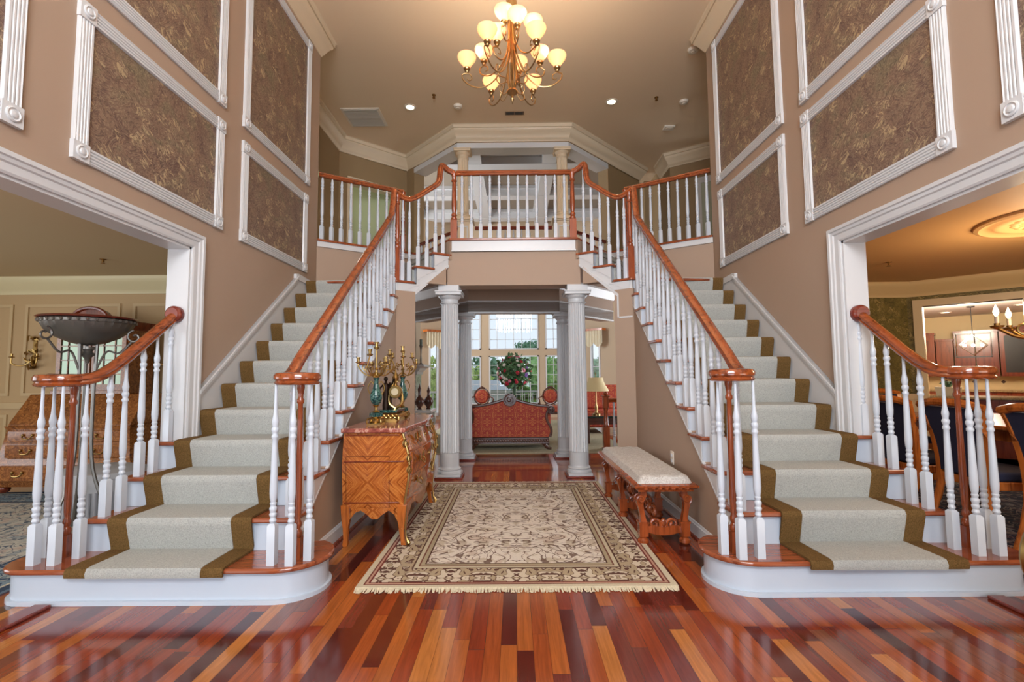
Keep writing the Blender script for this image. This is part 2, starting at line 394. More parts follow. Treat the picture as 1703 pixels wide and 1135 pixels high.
struct('floor', MB().box(-2.55, 2.55, YF, 5.52, -0.1, 0).box(-8, -2.55, YF, 7, -0.1, 0).box(2.55, 8, YF, 7, -0.1, 0).box(-5, 5, 5.52, 6.10, -0.1, 0), M['floor'])
struct('floor', MB().box(-5, 5, 6.10, 7.36, -0.1, 0), M['floorx'])
struct('floor', MB().box(-5, 5, 7.36, 14.2, -0.1, 0), plank_mat('great_room_planks', 'x', 0.07, 0.9, 1.15))
for s, nm in ((-1, 'left'), (1, 'right')):
    xw = SD[s]['xw']; a, b = sorted((s*xw, s*(xw+TH)))
    w = MB().box(a, b, YF, OPEN0, 0, CEIL).box(a, b, OPEN0, OPEN1, HEAD, CEIL).box(a, b, OPEN1, WEND, 0, CEIL)
    struct('wall_'+nm, w, M['tan'])
    # white jamb lining and moulded casing of the wide opening
    a, b = sorted((s*(xw-0.001), s*(xw+TH+0.001)))
    j = MB().box(a, b, OPEN1-0.018, OPEN1, 0.0, HEAD).box(a, b, OPEN0, OPEN0+0.018, 0, HEAD).box(a, b, OPEN0, OPEN1, HEAD-0.018, HEAD)
    prof = [(0.0, 0.0), (0.0, 0.012), (0.012, 0.018), (0.05, 0.020), (0.058, 0.028), (0.075, 0.032), (0.082, 0.040), (0.105, 0.040), (0.105, 0.0)]
    for xs, dr in ((xw, -1), (xw+TH, 1)):
        # casing path in the wall plane as a mitred frame: up, across, down
        pts = [(OPEN0, 0.0), (OPEN0, HEAD), (OPEN1, HEAD), (OPEN1, 0.0)]
        outs = [(-1, 0), (-1, 1), (1, 1), (1, 0)]
        vs = []
        for (y, z), (oy, oz) in zip(pts, outs):
            for o_, t_ in prof: vs.append((s*(xs+dr*t_), y+oy*o_, z+oz*o_))
        m_ = len(prof); fs = []
        for q in range(3):
            for i in range(m_):
                k = (i+1) % m_; fs.append((q*m_+i, q*m_+k, (q+1)*m_+k, (q+1)*m_+i))
        j.add(vs, fs)
    struct('trim_%d' % (1 if s < 0 else 2), j, M['trim'])
# front wall behind the camera with its door and window openings
fw = MB().box(-2.6, -1.2, YF-0.15, YF, 0, CEIL).box(1.2, 2.6, YF-0.15, YF, 0, CEIL).box(-1.2, 1.2, YF-0.15, YF, 2.35, 2.85).box(-1.2, 1.2, YF-0.15, YF, 5.15, CEIL)
struct('wall_front', fw, M['tan'])
wf = MB()
for x in (-1.2, -0.62, 0, 0.62, 1.2): wf.box(x-0.035, x+0.035, YF-0.12, YF-0.06, 2.85, 5.15)
for z in (2.88, 3.6, 4.35, 5.12): wf.box(-1.2, 1.2, YF-0.12, YF-0.06, z-0.03, z+0.03)
struct('window_1', wf, M['trim'])
df = MB()
for x in (-1.17, -0.55, 0.55, 1.17): df.box(x-0.05, x+0.05, YF-0.12, YF-0.05, 0, 2.35)
df.box(-0.5, 0.5, YF-0.1, YF-0.06, 0, 1.0); df.box(-1.2, 1.2, YF-0.12, YF-0.05, 2.27, 2.35)
struct('door_1', df, M['trim'])

# upper floor slab, with the landing nose and the two side balconies
def turn(s):
    q = SD[s]; return q
DX, DY = math.cos(R(35)), math.sin(R(35))           # direction of climb of the turned upper flight (towards the centre and back)
P0 = (1.31, 5.315)                                  # inner corner at the corner newel
def tp(s, t, w=0.0, dx=0.0):                        # point t along the turned flight, w across it (outwards), for side s
    return (s*(P0[0]-DX*t+DY*w), P0[1]+DY*t+DX*w)
T_LAND = 0.66
LY = 5.72
W_OUT = 0.97
slab = [(-3.3, WEND), (-2.40, WEND), tp(-1, T_LAND, W_OUT), tp(-1, T_LAND), (-0.745, LY), (0.745, LY), tp(1, T_LAND), tp(1, T_LAND, W_OUT), (2.42, WEND), (4.4, WEND),
        (4.4, 10.4), (2.75, 10.4), (2.50, 9.85), (0.98, 8.25), (-0.98, 8.25), (-2.10, 9.45), (-3.3, 9.45)]
struct('floor', MB().prism(slab, UP-0.26, UP-0.012), M['tan'])
carp = carpet('upstairs_carpet', (196, 190, 174), (160, 152, 138))
struct('floor', MB().prism([(x, y+0.03) for x, y in slab], UP-0.012, UP-0.002), carp)
# retaining wall between stair and side balcony, down to the floor
for s, nm in ((-1, 'left'), (1, 'right')):
    p = (s*(SD[s]['xw']+TH), WEND); q = tp(s, T_LAND, W_OUT)
    w0 = (s*SD[s]['xw'], WEND)
    n = Vector((q[0]-w0[0], q[1]-w0[1])).normalized(); nn = Vector((-n.y, n.x)) if s < 0 else Vector((n.y, -n.x))
    q2 = (w0[0]+n.x*1.12, w0[1]+n.y*1.12)
    struct('wall_rear_'+nm, MB().prism([w0, q2, (q2[0]+nn.x*0.12, q2[1]+nn.y*0.12), (w0[0]+nn.x*0.12, w0[1]+nn.y*0.12)], 0, UP-0.26)
           .prism([w0, q2, (q2[0]+nn.x*0.05, q2[1]+nn.y*0.05), (w0[0]+nn.x*0.05, w0[1]+nn.y*0.05)], UP-0.26, UP-0.03), M['tan'])
    # wood nosing and white band of the balcony edge
    e = MB().prism([(w0[0]-n.x*0.0-nn.x*0.03, w0[1]-nn.y*0.03), (q[0]-nn.x*0.03, q[1]-nn.y*0.03), (q[0]+nn.x*0.09, q[1]+nn.y*0.09), (w0[0]+nn.x*0.09, w0[1]+nn.y*0.09)], UP-0.004, UP+0.022)
    o = struct('trim_%d' % (3 if s < 0 else 4), e, M['railx'])
    e = MB().prism([(w0[0]-nn.x*0.018, w0[1]-nn.y*0.018), (q[0]-nn.x*0.018, q[1]-nn.y*0.018), q, w0], UP-0.07, UP-0.004)
    struct('trim_%d' % (5 if s < 0 else 6), e, M['trim'])
# header under the landing, its white fascia and wood nosing
h = MB().box(-0.80, 0.80, 5.72, 6.0, 2.28, UP-0.26)
struct('wall_header', h, M['tan'])
struct('trim_7', MB().box(-0.745, 0.745, LY-0.02, LY+0.01, 2.69, UP-0.03).box(-0.75, 0.75, LY-0.03, LY, 2.69, 2.705), M['trim'])
struct('trim_8', MB().box(-0.775, 0.775, LY-0.045, LY+0.08, UP-0.03, UP+0.0), M['railx'], bevel=0.008)
# beam over the far columns and the flared side beams, with a crown along the top
BEAM = [(-1.68, 8.05), (-0.66, 6.86), (0.66, 6.94), (1.68, 8.13)]
bm_ = MB().mitre(BEAM, [(0.0, 2.10), (0.0, 2.60), (-0.24, 2.60), (-0.24, 2.10)])
struct('wall_beam', bm_, M['tan'])
struct('trim_9', MB().mitre(BEAM, [(0.0, 2.44), (0.02, 2.44), (0.035, 2.47), (0.07, 2.53), (0.09, 2.56), (0.09, 2.59), (0.0, 2.59)])
       .mitre(BEAM, [(-0.01, 2.085), (0.012, 2.085), (0.012, 2.11), (0.0, 2.11), (0.0, 2.25), (0.008, 2.25), (0.008, 2.27), (-0.01, 2.27)]), M['trim'])
# crown under the header back side and side walls of the passage
for s, nm in ((-1, 'left'), (1, 'right')):
    a = tp(s, 0.0); b = tp(s, 0.227)
    # wall under the straight flight, then the short pier beside the opening
    y0 = SD[s]['y0']; xi = SD[s]['xi']+0.022
    prof = [(y0+0.35, 0.0), (5.315, 0.0), (5.315, (5.315-y0)/RUN*RISE-0.012), (y0+0.35, 0.35/RUN*RISE-0.012)]
    x0, x1 = sorted((s*xi, s*(xi+0.1)))
    w = MB().prismx(prof, x0, x1)
    zz = lambda t: 2.09-0.003+(t-0.163)*0.87
    A = (s*xi, 5.315); 
    def dg(t, wd=0.0): return (s*(xi-DX*t+DY*wd), 5.315+DY*t+DX*wd)
    w.prism([dg(0), dg(0.227), dg(0.227, 0.14), dg(0, 0.14)], 0, 2.16)
    # diagonal header piece above the gap
    P, Q, Pb, Qb = dg(0.375), dg(0.62), dg(0.375, 0.1), dg(0.62, 0.1)
    w.add([(*P, 2.28), (*Q, 2.28), (*Q, zz(0.62)), (*P, zz(0.375)), (*Pb, 2.28), (*Qb, 2.28), (*Qb, zz(0.62)), (*Pb, zz(0.375))],
          [(0,1,2,3), (4,7,6,5), (0,4,5,1), (3,2,6,7), (0,3,7,4), (1,5,6,2)])
    struct('wall_stair_'+nm, w, M['tan'])
    bp = [(0.0, 0.0), (0.0, 0.115), (0.006, 0.112), (0.010, 0.1), (0.014, 0.095), (0.014, 0.0)]
    path = [(s*xi, y0+0.40), (s*xi, 5.315), dg(0.227)]
    bb = MB().mitre(path, [((q if s < 0 else -q), z) for q, z in bp])
    struct('baseboard_'+nm, bb, M['trim'])
    sm = MB().mitre(path, [((q if s < 0 else -q), z) for q, z in [(0.014, 0), (0.028, 0), (0.026, 0.012), (0.014, 0.018)]])
    struct('trim_%d' % (10 if s < 0 else 11), sm, M['mahog'])
# foyer and upper hall ceiling
struct('ceiling', MB().prism([(-3.4, YF), (4.5, YF), (4.5, 10.5), (2.75, 10.5), (2.6, 9.80), (0.98, 8.10), (-0.98, 8.10), (-2.1, 9.4), (-3.4, 9.4)], CEIL, CEIL+0.1), M['ceil'])
# upper hall walls
def wallpath(name, pts, z0, z1, m, th=0.14, sgn=1):
    return struct(name, MB().mitre(pts, [(0, z0), (0, z1), (-th*sgn, z1), (-th*sgn, z0)]), m)
UW = [(-3.08, 5.5), (-3.08, 8.28), (-2.05, 9.20)]
# left hall wall has a door opening near the front, diagonal wall has another
struct('wall_hall_left', MB().box(-3.2, -3.08, 5.5, 6.4, UP, CEIL).box(-3.2, -3.08, 7.25, 8.28, UP, CEIL).box(-3.2, -3.08, 6.4, 7.25, 4.95, CEIL), M['olive'])
def dpt(t, w=0.0, A=(-3.08, 8.28), B=(-2.05, 9.20)):
    d = Vector((B[0]-A[0], B[1]-A[1])); L = d.length; d = d/L; return (A[0]+d.x*t-d.y*w, A[1]+d.y*t+d.x*w)
LD = math.hypot(1.03, 0.92)
w = MB()
for t0, t1, z0, z1 in ((0, 0.25, UP, CEIL), (1.12, LD, UP, CEIL), (0.25, 1.12, 4.72, CEIL)):
    w.prism([dpt(t0), dpt(t1), dpt(t1, 0.12), dpt(t0, 0.12)], z0, z1)
struct('wall_hall_diagonal', w, M['olive'])
cs = MB()
for t0, t1, z0, z1 in ((0.15, 0.25, UP, 4.66), (1.12, 1.22, UP, 4.66), (0.15, 1.22, 4.66, 4.78)):
    cs.prism([dpt(t0, -0.02), dpt(t1, -0.02), dpt(t1, 0.13), dpt(t0, 0.13)], z0, z1)
struct('door_2', cs, M['crown'])
cs = MB().box(-3.21, -3.06, 7.25, 7.35, UP, 4.95).box(-3.21, -3.06, 6.3, 6.4, UP, 4.95).box(-3.21, -3.06, 6.3, 7.35, 4.95, 5.06)
struct('door_3', cs, M['crown'])
sage = mat('sage_bedroom_paint', (160, 170, 136), 0.7)
rm = MB().mitre([(-3.2, 6.2), (-4.3, 6.2), (-4.3, 9.38), (-2.15, 9.38)], [(0, UP), (0, CEIL), (0.06, CEIL), (0.06, UP)])
struct('wall_bedroom', rm, sage)
struct('ceiling', MB().prism([(-3.2, 6.2), (-4.4, 6.2), (-4.4, 9.44), (-2.2, 9.44), (-2.05, 9.3), (-3.1, 8.4)], CEIL-0.01, CEIL+0.08), M['ceil'])
struct('floor', MB().prism([(-3.2, 6.2), (-4.4, 6.2), (-4.4, 9.44), (-3.3, 9.44)], UP-0.2, UP-0.01), carp)
d = bpy.data.lights.new('bedroom_fill', 'POINT'); d.energy = 22; d.color = (1, .92, .8); d.shadow_soft_size = .15  # added fill to brighten the dark bedroom, no fitting there
o = bpy.data.objects.new('bedroom_fill', d); col.objects.link(o); o.location = (-3.75, 8.0, 4.7)
# pillars flanking the wide upper opening and the header over it
def dl(s, t, w=0.0):                                  # along the diagonal opening lines
    c = 1/math.sqrt(2); return (s*(0.95+t*c+0*w) + s*(-c*w)*0 + (s*c*w), 8.0+t*c*1.03 - c*w) if False else (s*(0.95+t*c+w*c), 8.0+t*c*1.04-w*c)
def quad(s, t0, t1, w0, w1): return [dl(s, t0, w0), dl(s, t1, w0), dl(s, t1, w1), dl(s, t0, w1)]
struct('wall_pillar_left', MB().prism(quad(-1, 1.33, 1.63, 0.0, -0.22), UP, CEIL), M['olive'])
struct('wall_pillar_right', MB().prism(quad(1, 1.20, 2.36, 0.0, -0.22), UP, CEIL), M['olive'])
hd = [dl(-1, 1.6), (-0.95, 8.0), (0.95, 8.0), dl(1, 2.36)]
struct('wall_header_upper', MB().mitre(hd, [(0, 5.17), (0, 5.75), (-0.25, 5.75), (-0.25, 5.17)]), M['olive'])
hd2 = [dl(-1, 1.33), (-0.95, 8.0), (0.95, 8.0), dl(1, 1.20)]
struct('trim_12', MB().mitre(hd2, [(0.01, 5.08), (0.01, 5.172), (-0.26, 5.172), (-0.26, 5.08)]), M['trim'])
crn = [(0.0, 5.19), (0.012, 5.19), (0.018, 5.215), (0.03, 5.225), (0.045, 5.26), (0.085, 5.33), (0.11, 5.355), (0.115, 5.385), (0.13, 5.39), (0.135, 5.44), (0.15, 5.45), (0.0, 5.45)]
struct('trim_13', MB().mitre([(-3.08, WEND-0.1), (-3.08, 8.28), (-2.05, 9.17), (-0.95, 8.0), (0.95, 8.0), dl(1, 2.36), dl(1, 2.36, -0.3)], crn), M['crown'], True)
struct('wall_hall_right', MB().prism([(3.05, 9.12), (4.3, 8.30), (4.3, 8.5), (3.2, 9.25), (3.2, 10.4), (3.05, 10.4)], UP, CEIL).box(2.9, 4.4, 10.4, 10.5, UP, CEIL), M['olive'])
struct('trim_14', MB().mitre([(3.05, 9.7), (3.05, 9.12), (4.3, 8.30)], crn), M['crown'], True)
struct('wall_hall_east', MB().box(4.3, 4.42, 5.5, 8.4, UP, CEIL).box(2.5, 4.42, 5.4, 5.5, UP, CEIL), M['olive'])
# right hall door opening frame with grey-green panel door
c = MB()
d0 = Vector((3.45, 8.857)); dd = Vector((1.25, -0.82)).normalized(); nn = Vector((-dd.y, dd.x))*-1
def rp(t, w): return (d0.x+dd.x*t+nn.x*w, d0.y+dd.y*t+nn.y*w)
for t0, t1, z0, z1 in ((0, 0.09, UP, 4.75), (0.75, 0.84, UP, 4.75), (0, 0.84, 4.75, 4.86)): c.prism([rp(t0, 0), rp(t1, 0), rp(t1, 0.03), rp(t0, 0.03)], z0, z1)
struct('door_4', c, M['trim'])
struct('door_4', MB().prism([rp(0.09, 0), rp(0.75, 0), rp(0.75, 0.015), rp(0.09, 0.015)], UP, 4.75), mat('grey_green_door', (176, 184, 164), 0.5))
# crown of the foyer side walls, ending with the wall
for s in (-1, 1):
    xw = SD[s]['xw']; pth = [(s*xw, YF), (s*xw, WEND), (s*(xw+TH), WEND), (s*(xw+TH), WEND-0.3)]
    struct('trim_%d' % (15 if s < 0 else 16), MB().mitre(pth, [((o if s < 0 else -o), z) for o, z in crn]), M['crown'], True)

# living room (left) and dining room (right) shells
LX = -7.5
struct('wall_living', MB().box(LX, -2.55, 5.75, 5.87, 0, LOW).box(LX-0.12, LX, YF, 5.87, 0, LOW).box(LX, -2.55, YF-0.12, YF, 0, LOW), M['gold_wall'])
struct('ceiling', MB().box(LX-0.1, -2.55, YF, 5.87, LOW, LOW+0.1), M['gold_ceil'])
lc = [(0.0, LOW-0.2), (0.012, LOW-0.2), (0.02, LOW-0.17), (0.04, LOW-0.15), (0.09, LOW-0.07), (0.11, LOW-0.05), (0.115, LOW-0.02), (0.125, LOW), (0.0, LOW)]
struct('trim_17', MB().mitre([(LX, YF), (LX, 5.75), (-2.55, 5.75)], lc), mat('cream_living_crown', (226, 214, 170), 0.4), True)
# panel moulding on the living room wall
pm = MB()
def frame_on_wall(mb, x0, x1, z0, z1, y, w=0.035, d=0.016):
    for a, b, c_, d_ in ((x0, x1, z1-w, z1), (x0, x1, z0, z0+w), (x0, x0+w, z0+w, z1-w), (x1-w, x1, z0+w, z1-w)): mb.box(a, b, y-d, y, c_, d_)
for x0, x1 in ((-7.3, -6.05), (-5.9, -4.75), (-4.6, -3.5), (-3.38, -2.7)):
    frame_on_wall(pm, x0, x1, 1.0, 2.1, 5.75); frame_on_wall(pm, x0, x1, 0.22, 0.78, 5.75)
pm.box(LX, -2.55, 5.72, 5.75, 0.85, 0.92).box(LX, -2.55, 5.73, 5.75, 0, 0.14)
struct('trim_18', pm, mat('khaki_panel_moulding', (202, 176, 132), 0.5))
# dining room
DB = 6.62
K1 = (5.42, DB); KD = (0.7071, -0.7071)
def kp(t, w=0.0): return (K1[0]+KD[0]*t+KD[1]*-1*w, K1[1]+KD[1]*t+KD[0]*w)
dw = MB().box(2.58, K1[0], DB, DB+0.12, 0, LOW)
for t0, t1, z0, z1 in ((0, 0.14, 0, LOW), (1.12, 3.2, 0, LOW), (0.14, 1.12, 2.08, LOW)): dw.prism([kp(t0), kp(t1), kp(t1, 0.12), kp(t0, 0.12)], z0, z1)
E2 = kp(3.2)
dw.box(E2[0], E2[0]+0.12, YF, E2[1], 0, LOW).box(2.58, E2[0], YF-0.12, YF, 0, LOW)
struct('wall_dining', dw, M['paper_green'])
struct('ceiling', MB().prism([(2.58, YF), (E2[0]+.1, YF), (E2[0]+.1, E2[1]), (K1[0], DB+0.1), (2.58, DB+0.1)], LOW, LOW+0.1), M['din_ceil'])
struct('trim_19', MB().mitre([(2.58, DB), K1, E2, (E2[0], YF)], [(o, z) for o, z in lc]), mat('honey_cream_crown', (226, 196, 140), 0.4), True)
wc = MB()
for t0, t1, z0, z1 in ((0.06, 0.16, 0, 2.08), (1.10, 1.20, 0, 2.08), (0.06, 1.20, 2.08, 2.17)): wc.prism([kp(t0, -0.025), kp(t1, -0.025), kp(t1, 0.13), kp(t0, 0.13)], z0, z1)
struct('door_5', wc, mat('cream_door_casing', (224, 202, 158), 0.4))
struct('trim_20', MB().mitre([(2.58, DB), K1, kp(0.06)], [(0, 0.82), (0.03, 0.82), (0.03, 0.9), (0, 0.9)]).mitre([(2.58, DB), K1, kp(0.06)], [(0, 0), (0.012, 0), (0.012, 0.82), (0, 0.82)]), mat('cream_wainscot', (214, 190, 150), 0.45))
# wood threshold strips across the openings and shoe strip
struct('trim_21', MB().box(-2.55, -2.46, -0.7, 2.62, 0, 0.018), M['mahog'], bevel=0.006)
struct('trim_22', MB().box(2.50, 2.59, -0.7, 2.66, 0, 0.018), M['mahog'], bevel=0.006)

# ------------------------------------------------------------------ staircases
def bullnose(s, over=0.0):
    xi, xw, y0 = SD[s]['xi'], SD[s]['xw'], SD[s]['y0']
    # footprint of the wide first step (mirrored coordinates, x grows outwards)
    a = 0.245; f = y0
    P = [(xi+0.02, f), (xw+0.20, f)]
    P += [(xw+0.27+0.17*math.sin(R(t)), f+0.17-0.17*math.cos(R(t))) for t in range(10, 91, 16)]
    P += [(xw+0.44, f+0.33), (xw+TH+0.02, f+0.42), (xi+0.03, f+0.42)]
    c = (xi+0.02, f+a-0.0)
    P += [(c[0]-a*math.sin(R(t)), c[1]-a*math.cos(R(t))*1.0) for t in range(150, 0, -12)]
    out = []
    if over:
        cx = sum(p[0] for p in P)/len(P); cy = sum(p[1] for p in P)/len(P)
        n = len(P)
        for i in range(n):
            p, q, r_ = Vector(P[i-1]), Vector(P[i]), Vector(P[(i+1) % n])
            d1 = (q-p).normalized(); d2 = (r_-q).normalized(); nrm = Vector((d1.y, -d1.x))+Vector((d2.y, -d2.x))
            nrm = nrm.normalized() if nrm.length > 1e-6 else Vector((0, 0))
            if nrm.dot(q-Vector((cx, cy))) < 0: nrm = -nrm
            out.append((q.x+nrm.x*over, q.y+nrm.y*over))
        P = out
    return [(s*x, y) for x, y in P]
SCROLL = [(0, 0), (0.20, 0), (0.205, -0.02), (0.17, -0.03), (0.15, -0.055), (0.12, -0.06), (0.10, -0.085), (0.085, -0.115), (0.05, -0.12), (0.03, -0.135), (0.0, -0.14)]
for s, nm in ((-1, 'left'), (1, 'right')):
    q = SD[s]; xi, xw, y0 = q['xi'], q['xw'], q['y0']
    st = thing('staircase', '%s staircase with white risers and cherry wood treads climbing along the %s wall' % (nm, nm), 'staircase', (s*1.85, y0, 0), group='twin staircases')
    # first step: wide bullnose block
    MB().prism(bullnose(s, -0.032), 0.0, RISE-0.028).build('riser', M['riser'], st)
    MB().prism(bullnose(s, -0.014), 0.0, 0.022).build('shoe_moulding', M['riser'], st)
    MB().prism(bullnose(s), RISE-0.028, RISE).build('tread', M['tread'], st, bevel=0.01)
    for k in range(2, 13):
        yf = y0+(k-1)*RUN; z = k*RISE
        xe = xw+TH-0.01 if k < 5 else xw-0.022
        if k == 12:
            c1 = tp(s, 0.22); c2 = tp(s, 0.22, W_OUT-0.03)
            poly = [(s*P0[0], yf-0.07), (s*xe, yf), (s*xe, WEND), c2, (c1[0], c1[1])]
            c0 = tp(s, 0.0); poly = [(c0[0], c0[1]), (s*xe, yf), (s*(xw-0.02), WEND-0.01), c2, c1]
            MB().prism(poly, z-0.028, z).build('tread', M['tread'], st, bevel=0.009)
        elif k == 4:
            # the fourth tread passes the door jamb
            poly = [(s*xi, yf), (s*xe, yf), (s*xe, OPEN1-0.02), (s*(xw-0.04), OPEN1-0.02), (s*(xw-0.04), yf+RUN+0.03), (s*xi, yf+RUN+0.03)]
            MB().prism(poly, z-0.028, z).build('tread', M['tread'], st, bevel=0.009)
        else:
            a, b = sorted((s*xi, s*xe))
            MB().box(a, b, yf, yf+RUN+0.03, z-0.028, z).build('tread', M['tread'], st, bevel=0.009)
        a, b = sorted((s*(xi+0.016), s*(xe-0.0)))
        MB().box(a, b, yf+0.03, yf+0.045, z-RISE, z-0.028).box(a, b, yf+0.024, yf+0.03, z-0.043, z-0.028).build('riser', M['riser'], st, smooth=False)
    # open stringer: sawtooth face with slanted lower edge
    tri = MB(); xs0, xs1 = sorted((s*(xi+0.016), s*(xi+0.045)))
    for k in range(2, 12):
        yf = y0+(k-1)*RUN+0.03; z = k*RISE-0.028
        yb = yf+RUN
        zs = lambda y: (y-y0)/RUN*RISE
        zl = lambda y: (y-y0)/RUN*RISE-0.012
        ye = min(yf+RUN-0.001, 5.325); ys = yf+0.0155
        tri.prismx([(ys, z), (ye, z), (ye, min(z-0.001, zl(ye))), (ys, zl(ys))], xs0, xs1)
    tri.build('stringer', M['trim'], st, smooth=False)
    ed = MB(); xs0, xs1 = sorted((s*(xi+0.008), s*(xi+0.03)))
    yA, yB = y0+0.32, 5.31
    ed.prismx([(yA, (yA-y0)/RUN*RISE-0.024), (yB, (yB-y0)/RUN*RISE-0.024), (yB, (yB-y0)/RUN*RISE-0.008), (yA, (yA-y0)/RUN*RISE-0.008)], xs0, xs1)
    ed.build('stringer_edge', M['trim'], st, smooth=False)
    for k in range(3, 12):
        yf = y0+(k-1)*RUN+0.04; z = k*RISE-0.03
        b = MB().plate([(u, v) for u, v in [(0, 0), (0.215, 0), (0.205, -0.012), (0.16, -0.02), (0.13, -0.045), (0.10, -0.05), (0.075, -0.08), (0.05, -0.10), (0.03, -0.135), (0.0, -0.14)]],
                       (s*(xi+0.016), yf, z), (0, 1, 0), (0, 0, 1), (-s, 0, 0), 0.006)
        b.lathe([(0.009, 0), (0.009, 0.004), (0.005, 0.007)], (s*(xi+0.018), yf+0.11, z-0.045) if s < 0 else (s*(xi+0.011), yf+0.11, z-0.045), 8, 'x')
        b.build('bracket', M['trim'], st, smooth=False)
    # turned upper flight
    for k, t in ((13, 0.22), (14, 0.44)):
        z = k*RISE
        P = [tp(s, t, -0.0), tp(s, t, W_OUT-0.02), tp(s, t+0.25, W_OUT-0.02), tp(s, t+0.25)]
        MB().prism(P, z-0.028, z).build('tread', M['tread'], st, bevel=0.009)
    for k, t in ((13, 0.22), (14, 0.44), (15, 0.66)):
        z = k*RISE; P = [tp(s, t+0.03, 0.03), tp(s, t+0.03, W_OUT-0.02), tp(s, t+0.045, W_OUT-0.02), tp(s, t+0.045, 0.03)]
        MB().prism(P, z-RISE, z-0.028).build('riser', M['riser'], st, smooth=False)
    P = [tp(s, 0.655, -0.0), tp(s, 0.655, W_OUT-0.02), tp(s, 0.78, W_OUT-0.02), tp(s, 0.72, 0.0)]
    MB().prism(P, UP-0.028, UP+0.001).build('tread', M['tread'], st, bevel=0.009)
    # face panel of the turned flight in its own diagonal plane
    o = tp(s, 0.0, 0.025); A = Vector((-s*DX, DY, 0)); N = Vector((-s*DY, -DX, 0))
    L = 0.655
    pts = [(0.0, 1.84), (0.163, 1.84), (0.163, 2.09), (L, 2.09+(L-0.163)*0.87), (L, UP-0.03), (0.66-0.01, UP-0.03), (0.66, 14*RISE-0.028), (0.47, 14*RISE-0.028), (0.47, 13*RISE-0.028), (0.25, 13*RISE-0.028), (0.25, 12*RISE-0.028), (0.0, 12*RISE-0.028)]
    pts = [(0.0, 1.84), (0.163, 1.84), (0.163, 2.09), (L, 2.09+(L-0.163)*0.87), (L, 14*RISE-0.028), (0.47, 14*RISE-0.028), (0.47, 13*RISE-0.028), (0.25, 13*RISE-0.028), (0.25, 12*RISE-0.028), (0.0, 12*RISE-0.028)]
    MB().plate(pts, (o[0], o[1], 0), A, (0, 0, 1), -N, 0.02).build('face_panel', M['trim'], st, smooth=False)
    # corner block above the landing end of the panel
    MB().plate([(0.47+0.2, 14*RISE), (0.80, 14*RISE), (0.80, UP-0.03), (0.67, UP-0.03)], (o[0], o[1], 0), A, (0, 0, 1), -N, 0.0).v
    for k, t in ((12, 0.0), (13, 0.22), (14, 0.44)):
        z = k*RISE-0.03
        pl = [(t+0.03+u*1.0, z+v) for u, v in [(0, 0), (0.26, 0), (0.25, -0.012), (0.19, -0.02), (0.15, -0.05), (0.12, -0.055), (0.09, -0.085), (0.05, -0.1), (0.03, -0.13), (0.0, -0.135)]]
        MB().plate(pl, (o[0], o[1], 0), A, (0, 0, 1), N, 0.007).build('bracket', M['trim'], st, smooth=False)
    e = MB().plate([(0.158, 1.835), (0.178, 1.835), (0.178, 2.085), (L, 2.085+(L-0.178)*0.87), (L, 2.11+(L-0.178)*0.87), (0.158, 2.11)], (o[0], o[1], 0), A, (0, 0, 1), N, 0.016)
    e.plate([(0.0, 1.832), (0.178, 1.832), (0.178, 1.85), (0.0, 1.85)], (o[0], o[1], 0), A, (0, 0, 1), N, 0.016)
    e.build('panel_edge', M['trim'], st, smooth=False)
    # skirt board on the wall side, rising with the steps, with its moulded cap
    x0, x1 = sorted((s*(xw-0.02), s*xw)); x2 = s*(xw-0.032)
    zs = lambda y: (y-y0)/RUN*RISE+RISE
    ya, yb = OPEN1+0.105, 5.20
    sk = MB().prismx([(ya, 3.6*RISE), (ya, zs(ya)+0.14), (yb, zs(yb)+0.14), (yb, zs(yb)-0.3)], x0, x1)
    sk.prismx([(yb, zs(yb)-0.3), (yb, zs(yb)+0.14), (WEND, zs(yb)+0.19), (WEND, 12*RISE-0.02)], x0, x1)
    sk.build('skirt_board', M['trim'], st, smooth=False)
    a, b = sorted((x2, s*xw))
    cp = MB().prismx([(ya, zs(ya)+0.115), (ya, zs(ya)+0.175), (yb, zs(yb)+0.175), (yb, zs(yb)+0.115)], a, b)
    a2, b2 = sorted((s*(xw-0.042), s*xw)); cp.prismx([(ya, zs(ya)+0.15), (ya, zs(ya)+0.175), (yb, zs(yb)+0.175), (yb, zs(yb)+0.15)], a2, b2)
    cp.prismx([(yb-0.045, zs(yb)+0.1), (yb-0.045, zs(yb)+0.19), (yb, zs(yb)+0.20), (WEND, zs(yb)+0.17), (WEND, zs(yb)+0.12), (yb, zs(yb)+0.13)], a, b)
    cp.build('skirt_cap', M['trim'], st, smooth=False)
    # ---- runner carpet
    rc = xw-0.452; W = 0.42; E = 0.118
    rn = thing('stair_runner', 'cream stair runner with brown borders on the %s staircase' % nm, 'carpet', (s*rc, y0, 0.19), group='stair runners')
    def prof_pts():
        P = [(y0-0.004, RISE-0.04)]; th = 0.014
        for k in range(1, 12):
            yf = y0+(k-1)*RUN; z = k*RISE
            P += [(yf-th, z-0.036), (yf-th-0.004, z-0.012), (yf-th+0.006, z+th*0.7), (yf+0.02, z+th)]
            P += [(yf+RUN+0.03-th, z+th), (yf+RUN+0.03-th, z+th+0.012)]
        z = 12*RISE; yf = y0+11*RUN
        P += [(yf-th, z-0.036), (yf-th-0.004, z-0.012), (yf-th+0.006, z+th*0.7), (yf+0.02, z+th), (yf+0.3, z+th)]
        return P
    P = prof_pts()[1:]
